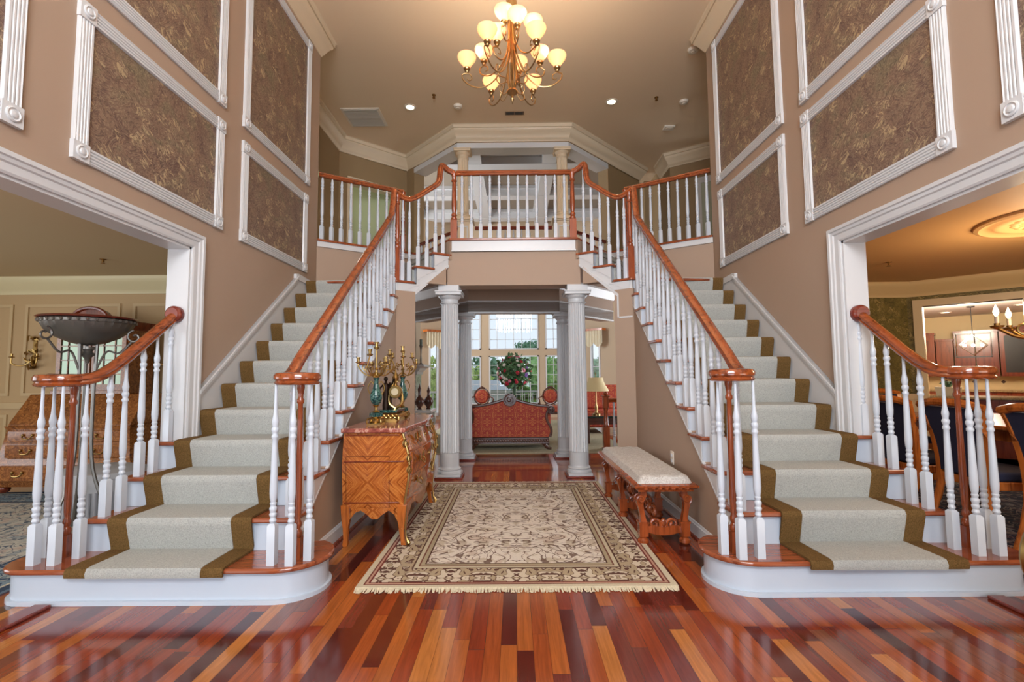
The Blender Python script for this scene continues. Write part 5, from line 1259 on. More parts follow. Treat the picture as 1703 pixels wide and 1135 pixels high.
for e in (-1, 1):
    MB().box(sx+e*.61-.05, sx+e*.61+.05, sy+.1, sy+.6, .19, .58).build('armrest', dam, sf, bevel=.02)
    for yy in (sy+.06, sy+.55):
        MB().tube(bez([(sx+e*.52, yy, .12), (sx+e*.56, yy, .07), (sx+e*.60, yy-.01, .025), (sx+e*.66, yy-.02, .016)], 4), [.035]*4+[.03]*4+[.022]*4+[.016], 8).build('leg', M['dark_wood'], sf)

# ------------------------------------------------------------------ red armchairs by the far windows
def armchair(name, label, x, y, rz, group=None):
    t = thing(name, label, 'armchair', (x, y, .012), rz, group)
    MB().prism([(-.27, -.26), (.27, -.26), (.24, .22), (-.24, .22)], .30, .44).build('seat', dam, t, bevel=.03, local=True)
    MB().lathe([(.001, -.03), (.13, -.035), (.17, 0), (.13, .03), (.001, .03)], (0, .24, .66), 24, 'y', sy=1.0).build('back_cushion', dam, t, local=True)
    mb = MB().tube([(.185*math.cos(a), .24, .66+.20*math.sin(a)) for a in [R(12*i) for i in range(31)]], .018, 7)
    mb.ball((0, .23, .875), .035, 8, 6, sx=1.5); mb.ball((-.06, .23, .865), .02, 8, 5); mb.ball((.06, .23, .865), .02, 8, 5)
    mb.tube([(-.10, .24, .49), (-.12, .23, .42)], .02).tube([(.10, .24, .49), (.12, .23, .42)], .02); mb.build('back_frame', M['dark_wood'], t, local=True)
    for e in (-1, 1):
        MB().tube(bez([(e*.18, .23, .66), (e*.26, .1, .64), (e*.30, -.1, .62), (e*.29, -.17, .58), (e*.27, -.15, .44)], 4), .018, 7).build('arm', M['dark_wood'], t, local=True)
        for yy in (-.22, .2): MB().tube(bez([(e*.23, yy, .30), (e*.25, yy*1.05, .2), (e*.22, yy, .08), (e*.235, yy*1.08, .0)], 4), [.03]*4+[.022]*4+[.014]*4+[.018], 7).build('leg', M['dark_wood'], t, local=True)
    MB().prism([(-.28, -.27), (.28, -.27), (.25, .23), (-.25, .23)], .26, .31).build('seat_rail', M['dark_wood'], t, local=True, bevel=.006)
    return t
a1 = armchair('armchair', 'red oval-back armchair by the far window, left of the flowers', -.80, 11.5, 0, 'red oval-back armchairs')
a2 = copy_thing(a1, (.86, 11.5, .012), 0, 'red oval-back armchair by the far window, right of the flowers')

# flower arrangement on a tall vase and round table
tb = thing('tea_table', 'small round dark table carrying the flower vase behind the settee', 'table', (-.01, 9.6, .012))
MB().lathe([(.30, .60), (.31, .61), (.31, .63), (.30, .635), (.002, .635)], (-.01, 9.6, .0), 28).build('top', M['dark_wood'], tb)
MB().lathe([(.03, .60), (.025, .5), (.045, .35), (.03, .2), (.05, .14), (.02, .1)], (-.01, 9.6, 0), 14).build('pedestal', M['dark_wood'], tb)
for i in range(3):
    a = i*2.094+.5; MB().tube(bez([(-.01, 9.6, .15), (-.01+.12*math.cos(a), 9.6+.12*math.sin(a), .11), (-.01+.22*math.cos(a), 9.6+.22*math.sin(a), .027)], 4), .018, 7).build('leg', M['dark_wood'], tb)
fa = thing('flower_arrangement', 'large round bouquet of red, white and purple flowers in a tall glass vase', 'flowers', (-.01, 9.6, .635))
MB().lathe([(.05, 0), (.055, .01), (.02, .03), (.02, .1), (.035, .25), (.06, .38), (.055, .38), (.03, .25), (.012, .1)], (-.01, 9.6, .637), 16, cap=False).build('vase', mat('green_glass_vase', (90, 120, 100), .1, .3), fa)
lf = MB(); rnd = random.Random(11)
leaf_crown(lf, (-.01, 9.6, 1.27), .36, 420, rnd, .95); leaf_crown(lf, (-.01, 9.6, 1.05), .16, 90, rnd, 1.1)
for i in range(14):
    a = rnd.uniform(0, 6.28); r_ = rnd.uniform(.05, .28); lf.tube([(-.01, 9.6, 1.0), (-.01+r_*math.cos(a)*.8, 9.6+r_*math.sin(a)*.8, 1.3), (-.01+r_*math.cos(a), 9.6+r_*math.sin(a), 1.45+rnd.uniform(0, .13))], .006, 5)
lf.build('foliage', leafmat((96, 134, 84), (46, 78, 50)), fa)
fl_m = [mat('crimson_petals', (196, 44, 66), .6), mat('white_petals', (236, 228, 216), .6), mat('purple_petals', (120, 84, 160), .6), mat('pink_petals', (222, 130, 150), .6)]
blooms = []
for m_ in fl_m:
    mb = MB()
    for i in range(7):
        a = i*.8976; mb.ball((.024*math.cos(a), .024*math.sin(a), .0), .022, 7, 5, sz=.7)
    mb.ball((0, 0, .008), .02, 7, 5); blooms.append(mb.mesh('blossom', m_))
for i in range(84):
    a, b = rnd.uniform(0, 6.28), rnd.uniform(-.85, 1); q = math.sqrt(1-b*b); r_ = .33
    o = part('blossom', blooms[rnd.choice([0, 0, 1, 2, 3, 1])], fa, (r_*q*math.cos(a), r_*q*math.sin(a), 1.24-.635+.31*b)); sc = rnd.uniform(.55, 1.1); o.scale = (sc, sc, sc)
    o.rotation_euler = (math.acos(max(-1, min(1, b)))*.9*1, 0, a+math.pi/2)

# fireplace, mantel pieces and console seen past the left column
fp = thing('fireplace', 'white fireplace surround and mantel seen past the left columns', 'fireplace', (-2.6, 9.6, 0))
MB().box(-3.4, -1.92, 9.35, 9.9, 0, 1.22).build('surround', marble('fire_surround_marble', (196, 190, 178), (120, 110, 104), (90, 60, 50), 9), fp, smooth=False)
MB().mitre([(-3.4, 9.35), (-1.92, 9.35), (-1.92, 9.9)], [(0, 1.22), (.03, 1.22), (.04, 1.27), (.09, 1.31), (.10, 1.34), (.19, 1.37), (.19, 1.41), (0, 1.41)]).build('mantel_shelf', M['trim'], fp)
MB().box(-3.38, -1.94, 9.42, 9.9, 1.41, 2.6).build('chimney_panel', M['great_wall'], fp, smooth=False)
MB().box(-3.0, -2.3, 9.33, 9.352, .02, .95).build('firebox', M['black'], fp, smooth=False)
t = thing('wall_mirror', 'white framed mirror standing above the far mantel', 'mirror', (-2.4, 9.38, 1.6))
mb = MB(); frame_on_wall(mb, -2.9, -1.95, 1.55, 2.45, 9.42, .07, .05); mb.build('frame', M['trim'], t, smooth=False); MB().box(-2.84, -2.01, 9.395, 9.415, 1.61, 2.39).build('glass', M['mirror'], t, smooth=False)
t = thing('candlestick', 'tall dark candlestick with a thick candle on the far mantel', 'candlestick', (-1.84, 9.45, 1.41))
MB().lathe([(.05, 0), (.05, .01), (.015, .04), (.02, .1), (.012, .2), (.02, .32), (.03, .36), (.04, .37), (.04, .38)], (-1.84, 9.45, 1.41), 14).build('stem', M['iron'], t); MB().lathe([(.028, .38), (.028, .50), (.002, .50)], (-1.84, 9.45, 1.41), 14).build('candle', mat('grey_green_candle', (110, 124, 116), .6), t)
cn = thing('console_table', 'ornate pierced console table with a pale marble top behind the commode', 'table', (-1.72, 8.45, 0))
MB().box(-2.45, -1.42, 8.2, 8.7, .55, .60).build('top', mat('pale_marble', (214, 214, 210), .15), cn, bevel=.008)
sil = mat('tarnished_silver_leaf', (186, 182, 172), .4, .5)
mb = MB()
for i in range(7):
    for j in range(3):
        xx = -2.38+i*.15; zz = .50-j*.12; mb.tube(spiral((xx, 8.22, zz), .06, .01, 40*i+90*j, 460+40*i+90*j, 18, (1, 0, 0), (0, 0, 1)), .012, 6)
        mb.tube(spiral((-1.44, 8.25+j*.16, .50-((i % 4)*.11)), .06, .01, 40*i, 460+40*i, 18, (0, 1, 0), (0, 0, 1)), .012, 6) if i < 4 else None
mb.build('pierced_apron', sil, cn)
for xx in (-2.40, -1.47):
    for yy in (8.24, 8.66): MB().tube(bez([(xx, yy, .55), (xx+.03, yy, .4), (xx-.02, yy, .2), (xx, yy, .0)], 4), .028, 8).build('leg', sil, cn)
for x_, y_, h_, lab in ((-1.66, 8.40, .36, 'dark ribbed bottle-shaped vase on the console, left one'), (-1.52, 8.50, .32, 'dark ribbed urn vase on the console, right one')):
    t = thing('vase', lab, 'vase', (x_, y_, .60), group='dark vases on the console')
    MB().lathe([(.04, 0), (.045, .01), (.03, .03), (.07, .08), (.085, .13), (.07, .18), (.03, .22), (.02, .27), (.03, h_-.01), (.03, h_)], (x_, y_, .60), 18).build('body', M['dark_wood'], t)
    MB().lathe([(.032, h_), (.02, h_+.02), (.012, h_+.05), (.002, h_+.09)], (x_, y_, .60), 12).build('lid', M['dark_wood'], t)

# right side beyond the columns: side table, lamp, sofa end and stair post
st_ = thing('side_table', 'dark glass-topped side table under the cream lamp', 'table', (1.5, 8.6, 0))
MB().box(1.18, 1.95, 8.3, 8.9, .44, .465).build('top', mat('dark_table_glass', (40, 60, 56), .06), st_, bevel=.006)
MB().box(1.22, 1.91, 8.34, 8.86, .32, .44).build('apron', M['dark_wood'], st_, smooth=False)
for xx in (1.25, 1.88):
    for yy in (8.37, 8.83): MB().box(xx-.03, xx+.03, yy-.03, yy+.03, 0, .33).build('leg', M['dark_wood'], st_, bevel=.006)
lp = thing('table_lamp', 'brass table lamp with pleated cream shade beyond the right columns', 'lamp', (1.44, 8.6, .465))
MB().lathe([(.07, 0), (.07, .02), (.03, .04), (.02, .08), (.03, .13), (.02, .17), (.012, .22), (.01, .43), (.006, .72), (.012, .73), (.002, .75)], (1.44, 8.6, .465), 16).build('base', M['brass'], lp)
mb = MB(); secs = []
for z, r_ in ((.42, .225), (.44, .22), (.52, .17), (.60, .135), (.66, .125)):
    secs.append([(1.44+(r_*(1+.012*(i % 2)))*math.cos(math.pi*i/24), 8.6+(r_*(1+.012*(i % 2)))*math.sin(math.pi*i/24), .465+z) for i in range(48)])
mb.loft(secs, cap=False).build('shade', mat('lit_cream_lamp_shade', (206, 192, 150), .8, emit=((230, 200, 140), .12)), lp)
sf2 = thing('sofa', 'red upholstered sofa end glimpsed behind the cream lamp', 'sofa', (1.7, 10.0, .0))
MB().box(1.35, 2.6, 9.7, 10.5, .12, .45).build('seat', dam, sf2, bevel=.03); MB().box(1.35, 2.6, 10.35, 10.6, .45, .95).build('backrest', dam, sf2, bevel=.03); MB().box(1.25, 1.42, 9.7, 10.6, .0, .62).build('armrest', dam, sf2, bevel=.03)
bp_ = thing('stair_railing', 'low cherry newel and rail at the hall edge beyond the right columns', 'railing', (1.45, 7.75, 0))
MB().box(1.40, 1.50, 7.70, 7.80, 0, .36).box(1.385, 1.515, 7.685, 7.815, 0, .03).lathe([(.045, .36), (.05, .37), (.035, .40), (.03, .6), (.045, .66)], (1.45, 7.75, 0), 14).box(1.405, 1.495, 7.705, 7.795, .66, .84).box(1.39, 1.51, 7.69, 7.81, .84, .86).ball((1.45, 7.75, .89), .035).build('newel_post', M['newel'], bp_, bevel=.004)
MB().sweep([(1.48, 7.75, .78), (2.6, 7.80, .78)], RAILP).build('handrail', M['railx'], bp_)
for i in range(8): add_bal(bp_, 1.58+i*.12, 7.76, 0, .76, .2)

# ------------------------------------------------------------------ living room, left
t = thing('area_rug', 'pale blue and cream oriental rug on the living room floor', 'rug', (-4.9, 3.4, 0))
MB().box(-6.9, -2.9, 1.6, 5.15, 0, .012).build('pile', rug_mat('living_rug_pile', 2.0, 1.75, ((196, 190, 176), (70, 84, 104), (128, 146, 156), (160, 164, 160), (200, 176, 160)), [(0, .06, (66, 78, 96)), (.06, .08, (200, 190, 170)), (.40, .43, (66, 78, 96))]), t, smooth=False)
sx0, sx1 = -5.38, -3.90; FYs = 5.02; BYs = 5.60; sc_ = (sx0+sx1)/2
sd = thing('secretary_desk', 'burl walnut secretary desk with glazed upper doors in the living room', 'desk', (sc_, 5.3, .012))
def bombe(x0, x1, z0, z1, prof):
    secs = []
    for z, o in prof: secs.append([(x0-o, FYs-o*.8, z), (x1+o, FYs-o*.8, z), (x1+o, BYs, z), (x0-o, BYs, z)])
    return MB().loft(secs)
bombe(sx0+.1, sx1-.1, .1, .7, [(.09, .06), (.13, .08), (.15, .10), (.22, .11), (.32, .08), (.36, .04), (.45, .03), (.66, 0), (.70, .02)]).build('chest', M['burl'], sd)
for z0, z1, o in ((.16, .31, .095), (.38, .51, .028), (.54, .655, .012)):
    d_ = MB().box(sx0+.14, sx1-.14, FYs-o-.022, FYs-.0, z0, z1).build('drawer', M['burl'], sd, bevel=.006)
    for xx in (sc_-.38, sc_+.38):
        h = MB().tube(bez([(xx-.05, FYs-o-.024, (z0+z1)/2+.015), (xx-.04, FYs-o-.045, (z0+z1)/2-.015), (xx, FYs-o-.05, (z0+z1)/2-.025), (xx+.04, FYs-o-.045, (z0+z1)/2-.015), (xx+.05, FYs-o-.024, (z0+z1)/2+.015)], 4), .006, 6)
        h.ball((xx-.05, FYs-o-.03, (z0+z1)/2+.015), .014).ball((xx+.05, FYs-o-.03, (z0+z1)/2+.015), .014).build('handle', M['ormolu'], d_)
MB().prismx([(FYs-.0, .70), (FYs+.02, .74), (FYs+.22, 1.02), (BYs, 1.02), (BYs, .70)], sx0+.1, sx1-.1).build('slant_front', M['burl'], sd, bevel=.006)
ux0, ux1 = -5.02, -4.22
MB().box(ux0, ux1, FYs+.22, BYs, 1.02, 1.76).box(ux0-.03, ux1+.03, FYs+.2, BYs, 1.02, 1.06).build('upper_case', M['burl'], sd, bevel=.004)
MB().mitre([(ux0-.0, BYs), (ux0, FYs+.2), (ux1, FYs+.2), (ux1, BYs)], [(0, 1.72), (-.0, 1.72), (.02, 1.74), (.05, 1.79), (.06, 1.81), (-.02, 1.81)]).build('cornice', M['cabinet'], sd)
mb = MB(); um = (ux0+ux1)/2
arcp = [(-.42, 0), (-.40, .03), (-.30, .02)]+[(-.20*math.cos(a), .02+.13*math.sin(a)) for a in [R(15*i) for i in range(13)]]+[(.30, .02), (.40, .03), (.42, 0)]
mb.plate(arcp, (um, FYs+.17, 1.81), (1, 0, 0), (0, 0, 1), (0, 1, 0), .06)
mb.tube([(um-.20*math.cos(R(12*i)), FYs+.16, 1.83+.13*math.sin(R(12*i))) for i in range(16)], .018, 7); mb.build('pediment', M['cabinet'], sd)
for x0, x1 in ((ux0+.02, um-.01), (um+.01, ux1-.02)):
    f = MB(); frame_on_wall(f, x0, x1, 1.08, 1.70, FYs+.22, .045, .02)
    for i in (1, 2): f.box(x0+(x1-x0)*i/3-.005, x0+(x1-x0)*i/3+.005, FYs+.203, FYs+.213, 1.1, 1.68)
    for i in (1, 2, 3): f.box(x0+.03, x1-.03, FYs+.203, FYs+.213, 1.08+.62*i/4-.005, 1.08+.62*i/4+.005)
    f_ = f.build('door', M['burl'], sd, smooth=False); MB().box(x0+.03, x1-.03, FYs+.212, FYs+.218, 1.11, 1.67).build('glass', M['mirror'], f_, smooth=False)
for xx in (sx0+.08, sx1-.08):
    MB().ball((xx, FYs+.02, .06), .06, 10, 7, sz=.85).build('foot', M['cabinet'], sd)
    MB().box(xx-.05, xx+.05, BYs-.1, BYs, .012, .1).build('foot', M['cabinet'], sd, smooth=False)
# iron stand with a shallow ribbed bowl
bs = thing('pedestal_bowl_stand', 'dark iron floor stand holding a wide ribbed bowl with a wood rim', 'stand', (-3.32, 3.72, .012))
bx_, by_, bz_ = -3.32, 3.72, 1.45; secs = []
for r_, z in ((.05, 0), (.14, .02), (.24, .06), (.32, .115), (.355, .17)):
    secs.append([(bx_+(r_*.78*(1+.035*(i % 2)))*math.cos(math.pi*i/30), by_+(r_*.78*(1+.035*(i % 2)))*math.sin(math.pi*i/30), bz_+z) for i in range(60)])
MB().loft(secs).build('bowl', M['iron'], bs)
mb = MB().lathe([(.27, .165), (.29, .17), (.294, .19), (.28, .20)], (bx_, by_, bz_), 40)
for i in range(36): mb.ball((bx_+.29*math.cos(i*math.pi/18), by_+.29*math.sin(i*math.pi/18), bz_+.182), .014, 6, 4)
mb.build('rim', M['iron'], bs)
MB().lathe([(.002, .20), (.30, .20), (.31, .208), (.30, .216), (.24, .218), (.002, .218)], (bx_, by_, bz_), 40).build('wood_lid', M['mahog'], bs, label='reddish wood top disc')
for i in range(3):
    a = R(20+120*i); c_, s_ = math.cos(a), math.sin(a)
    l_ = MB().tube(bez([(bx_+.06*c_, by_+.06*s_, bz_+.04), (bx_+.05*c_, by_+.05*s_, 1.0), (bx_+.07*c_, by_+.07*s_, .5), (bx_+.20*c_, by_+.20*s_, .12), (bx_+.27*c_, by_+.27*s_, .028)], 5), .013, 7)
    l_.tube(spiral((bx_+.30*c_, by_+.30*s_, bz_+.07), .055, .01, 100, 500, 18, (c_, s_, 0), (0, 0, 1)), .008, 6)
    l_.tube(bez([(bx_+.28*c_, by_+.28*s_, bz_+.03), (bx_+.2*c_, by_+.2*s_, bz_-.06), (bx_+.12*c_, by_+.12*s_, bz_-.05), (bx_+.055*c_, by_+.055*s_, bz_-.2)], 5), .008, 6)
    l_.build('leg', M['iron'], bs)
MB().lathe([(.045, -.02), (.03, -.05), (.05, -.07), (.02, -.1), (.012, -.14)], (bx_, by_, bz_), 14).lathe([(.05, .0), (.05, .02)], (bx_, by_, bz_-.03), 14).build('hub', M['iron'], bs)
ot = thing('ottoman', 'grey tufted ottoman behind the left balusters in the living room', 'ottoman', (-3.62, 4.25, .012))
mb = MB(); secs = []
for z, r_ in ((.012, .27), (.25, .28), (.30, .30), (.36, .31), (.40, .29), (.425, .2), (.43, .05)): secs.append([(-3.62+r_*math.cos(math.pi*i/16)*1.25, 4.25+r_*math.sin(math.pi*i/16), z) for i in range(32)])
mb.loft(secs).build('cushion', mat('dove_grey_velvet', (170, 170, 172), .85), ot)
mb = MB()
for i in range(48):
    a = i*math.pi/24; mb.tube([(-3.62+.355*math.cos(a), 4.25+.285*math.sin(a), .25), (-3.62+.36*math.cos(a), 4.25+.29*math.sin(a), .03)], .012, 5)
mb.build('skirt', mat('dove_grey_fringe', (150, 150, 154), .9), ot)
gc = armchair('armchair', 'grey seated armchair with gilt curved arms in the living room', -3.5, 5.15, R(-60))
for c_ in gc.children:
    m_ = mat('gilt_wood', (176, 130, 62), .35, .4) if 'arm' in c_.name or 'frame' in c_.name or 'leg' in c_.name or 'rail' in c_.name else mat('grey_satin', (178, 178, 176), .6)
    c_.data.materials[0] = m_
for x_, lab in ((-5.76, 'gilt leaf wall sconce left of the secretary desk'), (-4.05, 'gilt leaf wall sconce right of the secretary desk')):
    t = thing('wall_sconce', lab, 'sconce', (x_, 5.75, 1.5), group='gilt wall sconces'); mb = MB(); rnd = random.Random(4)
    for i in range(40):
        z = 1.32+.4*rnd.random(); w = .07*math.sin((z-1.28)/.5*3.14)+.01; p = Vector((x_+rnd.uniform(-w, w), 5.72-rnd.uniform(0, .03), z)); u = Vector((rnd.uniform(-1, 1), -.3, rnd.uniform(.2, 1))).normalized()*.035; v_ = Vector((u.z, 0, -u.x))*.45
        mb.add([p-u, p+v_-Vector((0, .006, 0)), p+u, p-v_-Vector((0, .006, 0))], [(0, 1, 2, 3)])
    mb.box(x_-.02, x_+.02, 5.735, 5.75, 1.33, 1.70); mb.build('backplate', M['ormolu'], t)
    for e in (-1, 1):
        MB().tube(bez([(x_, 5.71, 1.42), (x_+e*.06, 5.66, 1.36), (x_+e*.14, 5.62, 1.38), (x_+e*.15, 5.62, 1.45)], 5), .009, 6).lathe([(.006, 0), (.028, .008), (.03, .014), (.012, .018), (.013, .05), (.002, .05)], (x_+e*.15, 5.62, 1.45), 10).build('arm', M['ormolu'], t)

# ------------------------------------------------------------------ dining room, right
t = thing('area_rug', 'navy patterned rug on the dining room floor', 'rug', (4.7, 3.6, 0))
MB().box(2.95, 6.4, 1.7, 5.7, 0, .012).build('pile', rug_mat('dining_rug_pile', 1.75, 2.0, ((34, 36, 58), (150, 130, 120), (96, 60, 66), (54, 44, 62), (150, 140, 140)), [(0, .05, (40, 34, 48)), (.05, .07, (150, 130, 100)), (.34, .37, (150, 130, 100))]), t, smooth=False)
dt = thing('dining_table', 'honey coloured wood dining table beyond the right balusters', 'table', (4.4, 3.9, .012))
MB().prism([(3.85, 2.75), (4.95, 2.75), (4.95, 5.25), (3.85, 5.25)], .72, .755).build('top', M['chair_wood'], dt, bevel=.01)
MB().box(3.98, 4.82, 2.9, 5.1, .62, .72).build('apron', M['chair_wood'], dt, smooth=False)
for xx in (4.03, 4.77):
    for yy in (2.95, 5.05): MB().lathe([(.03, .012), (.035, .05), (.025, .1), (.04, .35), (.045, .5), (.045, .72)], (xx, yy, 0), 14).build('leg', M['chair_wood'], dt)
t = thing('magazine', 'white patterned booklet standing on the dining table', 'magazine', (3.95, 3.75, .755))
MB().box(3.955, 3.965, 3.72, 3.88, .756, .93).build('cover', wallpaper('grey_print_cover', 'y', ((210, 210, 214), (150, 150, 160), (190, 186, 190)), (110, 100, 110)), t, smooth=False)
def dining_chair(label, x, y, rz, group='navy dining chairs'):
    t = thing('dining_chair', label, 'dining chair', (x, y, .012), rz, group)     # local +y is the chair's back
    W_ = .25
    # curved back: tall upholstered panel in a honey frame which flares at the top
    def yb(z): return .20+.10*((z-.45)/.5)**2*.9
    def wd(z): return .19+.055*max(0.0, (z-.42)/.55)**1.5
    zs = [.42+.05*i for i in range(11)]; mb = MB(); vs = []
    for z in zs: vs += [(-wd(z), yb(z)-.015, z), (wd(z), yb(z)-.015, z), (wd(z), yb(z)+.02, z), (-wd(z), yb(z)+.02, z)]
    mb.loft([vs[i*4:i*4+4] for i in range(len(zs))]).build('back_upholstery', M['navy'], t, local=True)
    mb = MB()
    for e in (-1, 1): mb.sweep([(e*(wd(z)+.012), yb(z), z) for z in [.30, .36]+zs], [(-.022, -.02), (.022, -.02), (.022, .02), (-.022, .02)], side0=(0, 1, 0))
    mb.tube(bez([(-wd(.94)-.03, yb(.93), .925), (-.12, yb(.95)+.02, .955), (.12, yb(.95)+.02, .955), (wd(.94)+.03, yb(.93), .925)], 6), .03, 8); mb.build('back_frame', M['chair_wood'], t, local=True)
    MB().prism([(-.25, -.24), (.25, -.24), (.21, .20), (-.21, .20)], .40, .47).build('seat', M['navy'], t, local=True, bevel=.02)
    MB().prism([(-.255, -.245), (.255, -.245), (.215, .21), (-.215, .21)], .34, .40).build('seat_rail', M['chair_wood'], t, local=True, bevel=.005)
    for e in (-1, 1):
        MB().tube(bez([(e*.23, -.21, .36), (e*.235, -.22, .2), (e*.22, -.2, .0)], 5), [.028]*5+[.022]*5+[.018], 8).build('leg', M['chair_wood'], t, local=True)
        MB().tube(bez([(e*.20, .20, .36), (e*.21, .24, .18), (e*.21, .31, .0)], 5), [.026]*5+[.022]*5+[.02], 8).build('leg', M['chair_wood'], t, local=True)
    return t
c0 = dining_chair('navy dining chair closest to the right edge of the photo', 3.60, 3.06, R(90))
copy_thing(c0, (3.60, 3.72, .012), R(90), 'second navy dining chair, seen between the right balusters')
copy_thing(c0, (3.60, 4.36, .012), R(90), 'third navy dining chair, partly behind the sloping handrail')
copy_thing(c0, (4.40, 5.62, .012), R(0), 'navy dining chair at the far end of the dining table')
dc = thing('dining_chandelier', 'gilt candle chandelier at the right edge over the dining table', 'chandelier', (4.40, 3.75, LOW))
MB().tube([(4.40, 3.75, LOW), (4.40, 3.75, 1.95)], .006).lathe([(.05, 0), (.05, -.02), (.01, -.04)], (4.40, 3.75, LOW), 14).build('rod', M['ormolu'], dc)
MB().lathe([(.01, 1.96), (.04, 1.9), (.02, 1.85), (.05, 1.75), (.06, 1.65), (.03, 1.58), (.06, 1.52), (.04, 1.45), (.01, 1.40)], (4.40, 3.75, 0), 16).build('body', M['ormolu'], dc)
for i in range(8):
    a = R(45*i+10); c_, s_ = math.cos(a), math.sin(a); X, Y = 4.40+.46*c_, 3.75+.46*s_
    am = MB().tube(bez([(4.40+.04*c_, 3.75+.04*s_, 1.55), (4.40+.18*c_, 3.75+.18*s_, 1.47), (4.40+.34*c_, 3.75+.34*s_, 1.48), (X, Y, 1.56)], 5), .012, 7)
    am.tube(spiral((4.40+.30*c_, 3.75+.30*s_, 1.55), .05, .01, -90, 300, 16, (c_, s_, 0), (0, 0, 1)), .010, 6)
    am.lathe([(.008, -.02), (.04, -.005), (.045, .01), (.018, .015), (.02, .03)], (X, Y, 1.57), 14)
    A_ = am.build('arm', M['ormolu'], dc)
    MB().lathe([(.014, .03), (.014, .09), (.002, .09)], (X, Y, 1.57), 10).build('candle', M['plastic'], A_)
    MB().lathe([(.008, .09), (.02, .12), (.018, .14), (.006, .175), (.001, .19)], (X, Y, 1.57), 10).build('bulb', M['bulb'], A_)
d = bpy.data.lights.new('dining_chandelier_lamp', 'POINT'); d.energy = 45; d.color = WARM; d.shadow_soft_size = .3
o = bpy.data.objects.new('dining_chandelier_lamp', d); col.objects.link(o); o.location = (4.40, 3.75, 1.98)

# ------------------------------------------------------------------ kitchen seen through the dining room doorway
def kb(mb, t0, t1, w0, w1, z0, z1): return mb.prism([kp(t0, w0), kp(t1, w0), kp(t1, w1), kp(t0, w1)], z0, z1)
struct('floor', kb(MB(), -2.2, 3.2, .12, 6.2, -.1, 0), M['floor'])
kw = MB(); kb(kw, -2.2, 3.2, 6.1, 6.2, 0, LOW+.1); kb(kw, -2.3, -2.2, 2.2, 6.2, 0, LOW+.1); kb(kw, 3.2, 3.3, .12, 6.2, 0, LOW+.1); kb(kw, -2.2, 0, 2.1, 2.2, 0, LOW+.1)
struct('wall_kitchen', kw, mat('warm_cream_kitchen_paint', (206, 184, 140), .6))
struct('ceiling', kb(MB(), -2.3, 3.3, .12, 6.2, LOW, LOW+.1), mat('white_kitchen_ceiling', (214, 206, 198), .6))
cabs = [(-.55, -.14, 2.05, 'cherry upper kitchen cabinet, leftmost in the doorway'), (-.12, .16, 1.90, 'lower arched cherry upper cabinet left of the pendant'), (.18, .50, 2.06, 'cherry upper cabinet right behind the lantern pendant'), (.52, .86, 2.06, 'cherry upper cabinet left of the glazed one'), (.88, 1.35, 2.10, 'cherry upper cabinet with a glazed door')]
for i, (a, b_, zt_, lab) in enumerate(cabs):
    c = thing('kitchen_cabinet', lab, 'cabinet', (*kp((a+b_)/2, 5.9), 1.08), group='upper kitchen cabinets')
    mb = MB(); kb(mb, a, b_, 5.75, 6.1, 1.08, zt_); kb(mb, a-.01, b_+.01, 5.71, 6.1, zt_-.05, zt_); mb.build('body', M['cabinet'], c, smooth=False)
    mb = MB(); kb(mb, a+.02, b_-.02, 5.735, 5.752, 1.10, zt_-.07)
    d_ = mb.build('door', M['cabinet'], c, smooth=False)
    o_ = kp(a+.07, 5.73); w_ = b_-a-.14; h0, h1 = 1.16, zt_-.20
    arch = [(0, h0), (w_, h0), (w_, h1)]+[(w_/2+w_/2*math.cos(R(q)), h1+.05*math.sin(R(q))) for q in range(20, 170, 20)]+[(0, h1)]
    if i < 4: MB().plate(arch, (o_[0], o_[1], 0), (KD[0], KD[1], 0), (0, 0, 1), (-.7071, -.7071, 0), .012).build('raised_panel', M['cabinet'], d_, smooth=False)
    else: MB().plate(arch, (o_[0], o_[1], 0), (KD[0], KD[1], 0), (0, 0, 1), (-.7071, -.7071, 0), .004).build('glass', M['black'], d_, smooth=False)
t = thing('backsplash', 'cream tiled kitchen backsplash with small dark diamond tiles', 'backsplash', (*kp(.4, 6.09), .9)); mb = MB(); kb(mb, -.6, 1.5, 6.08, 6.099, .80, 1.08); mb.build('tiles', mat('cream_tile', (222, 196, 148), .3), t, smooth=False)
mb = MB()
for q in (.0, .45, .9): o_ = kp(q, 6.078); mb.plate([(0, -.04), (.04, 0), (0, .04), (-.04, 0)], (o_[0], o_[1], .96), (KD[0], KD[1], 0), (0, 0, 1), (-.7071, -.7071, 0), .004)
mb.build('diamond_inset', M['dark_wood'], t, smooth=False)
t = thing('kitchen_counter', 'granite-topped cherry base cabinets along the kitchen wall', 'counter', (*kp(.4, 5.8), 0)); mb = MB(); kb(mb, -.6, 1.5, 5.5, 6.08, 0, .76); mb.build('cabinet_body', M['cabinet'], t, smooth=False); mb = MB(); kb(mb, -.62, 1.52, 5.46, 6.08, .76, .80); mb.build('granite_top', marble('brown_granite', (140, 116, 84), (84, 64, 44), (190, 170, 130), 30), t, smooth=False)
t = thing('kitchen_peninsula', 'nearer dark cherry counter with pale stone edge holding the orchid', 'counter', (*kp(.6, 1.2), 0)); mb = MB(); kb(mb, -.3, 1.5, .95, 1.5, 0, .80); mb.build('cabinet_body', M['cabinet'], t, smooth=False); mb = MB(); kb(mb, -.32, 1.52, .91, 1.54, .80, .835); mb.build('stone_top', marble('tan_granite', (176, 156, 120), (130, 106, 76), (206, 190, 156), 30), t, bevel=.005)
px, py = kp(.30, 1.15)
t = thing('potted_orchid', 'white orchid in a cream rectangular planter on the nearer counter', 'plant', (px, py, .835)); mb = MB()
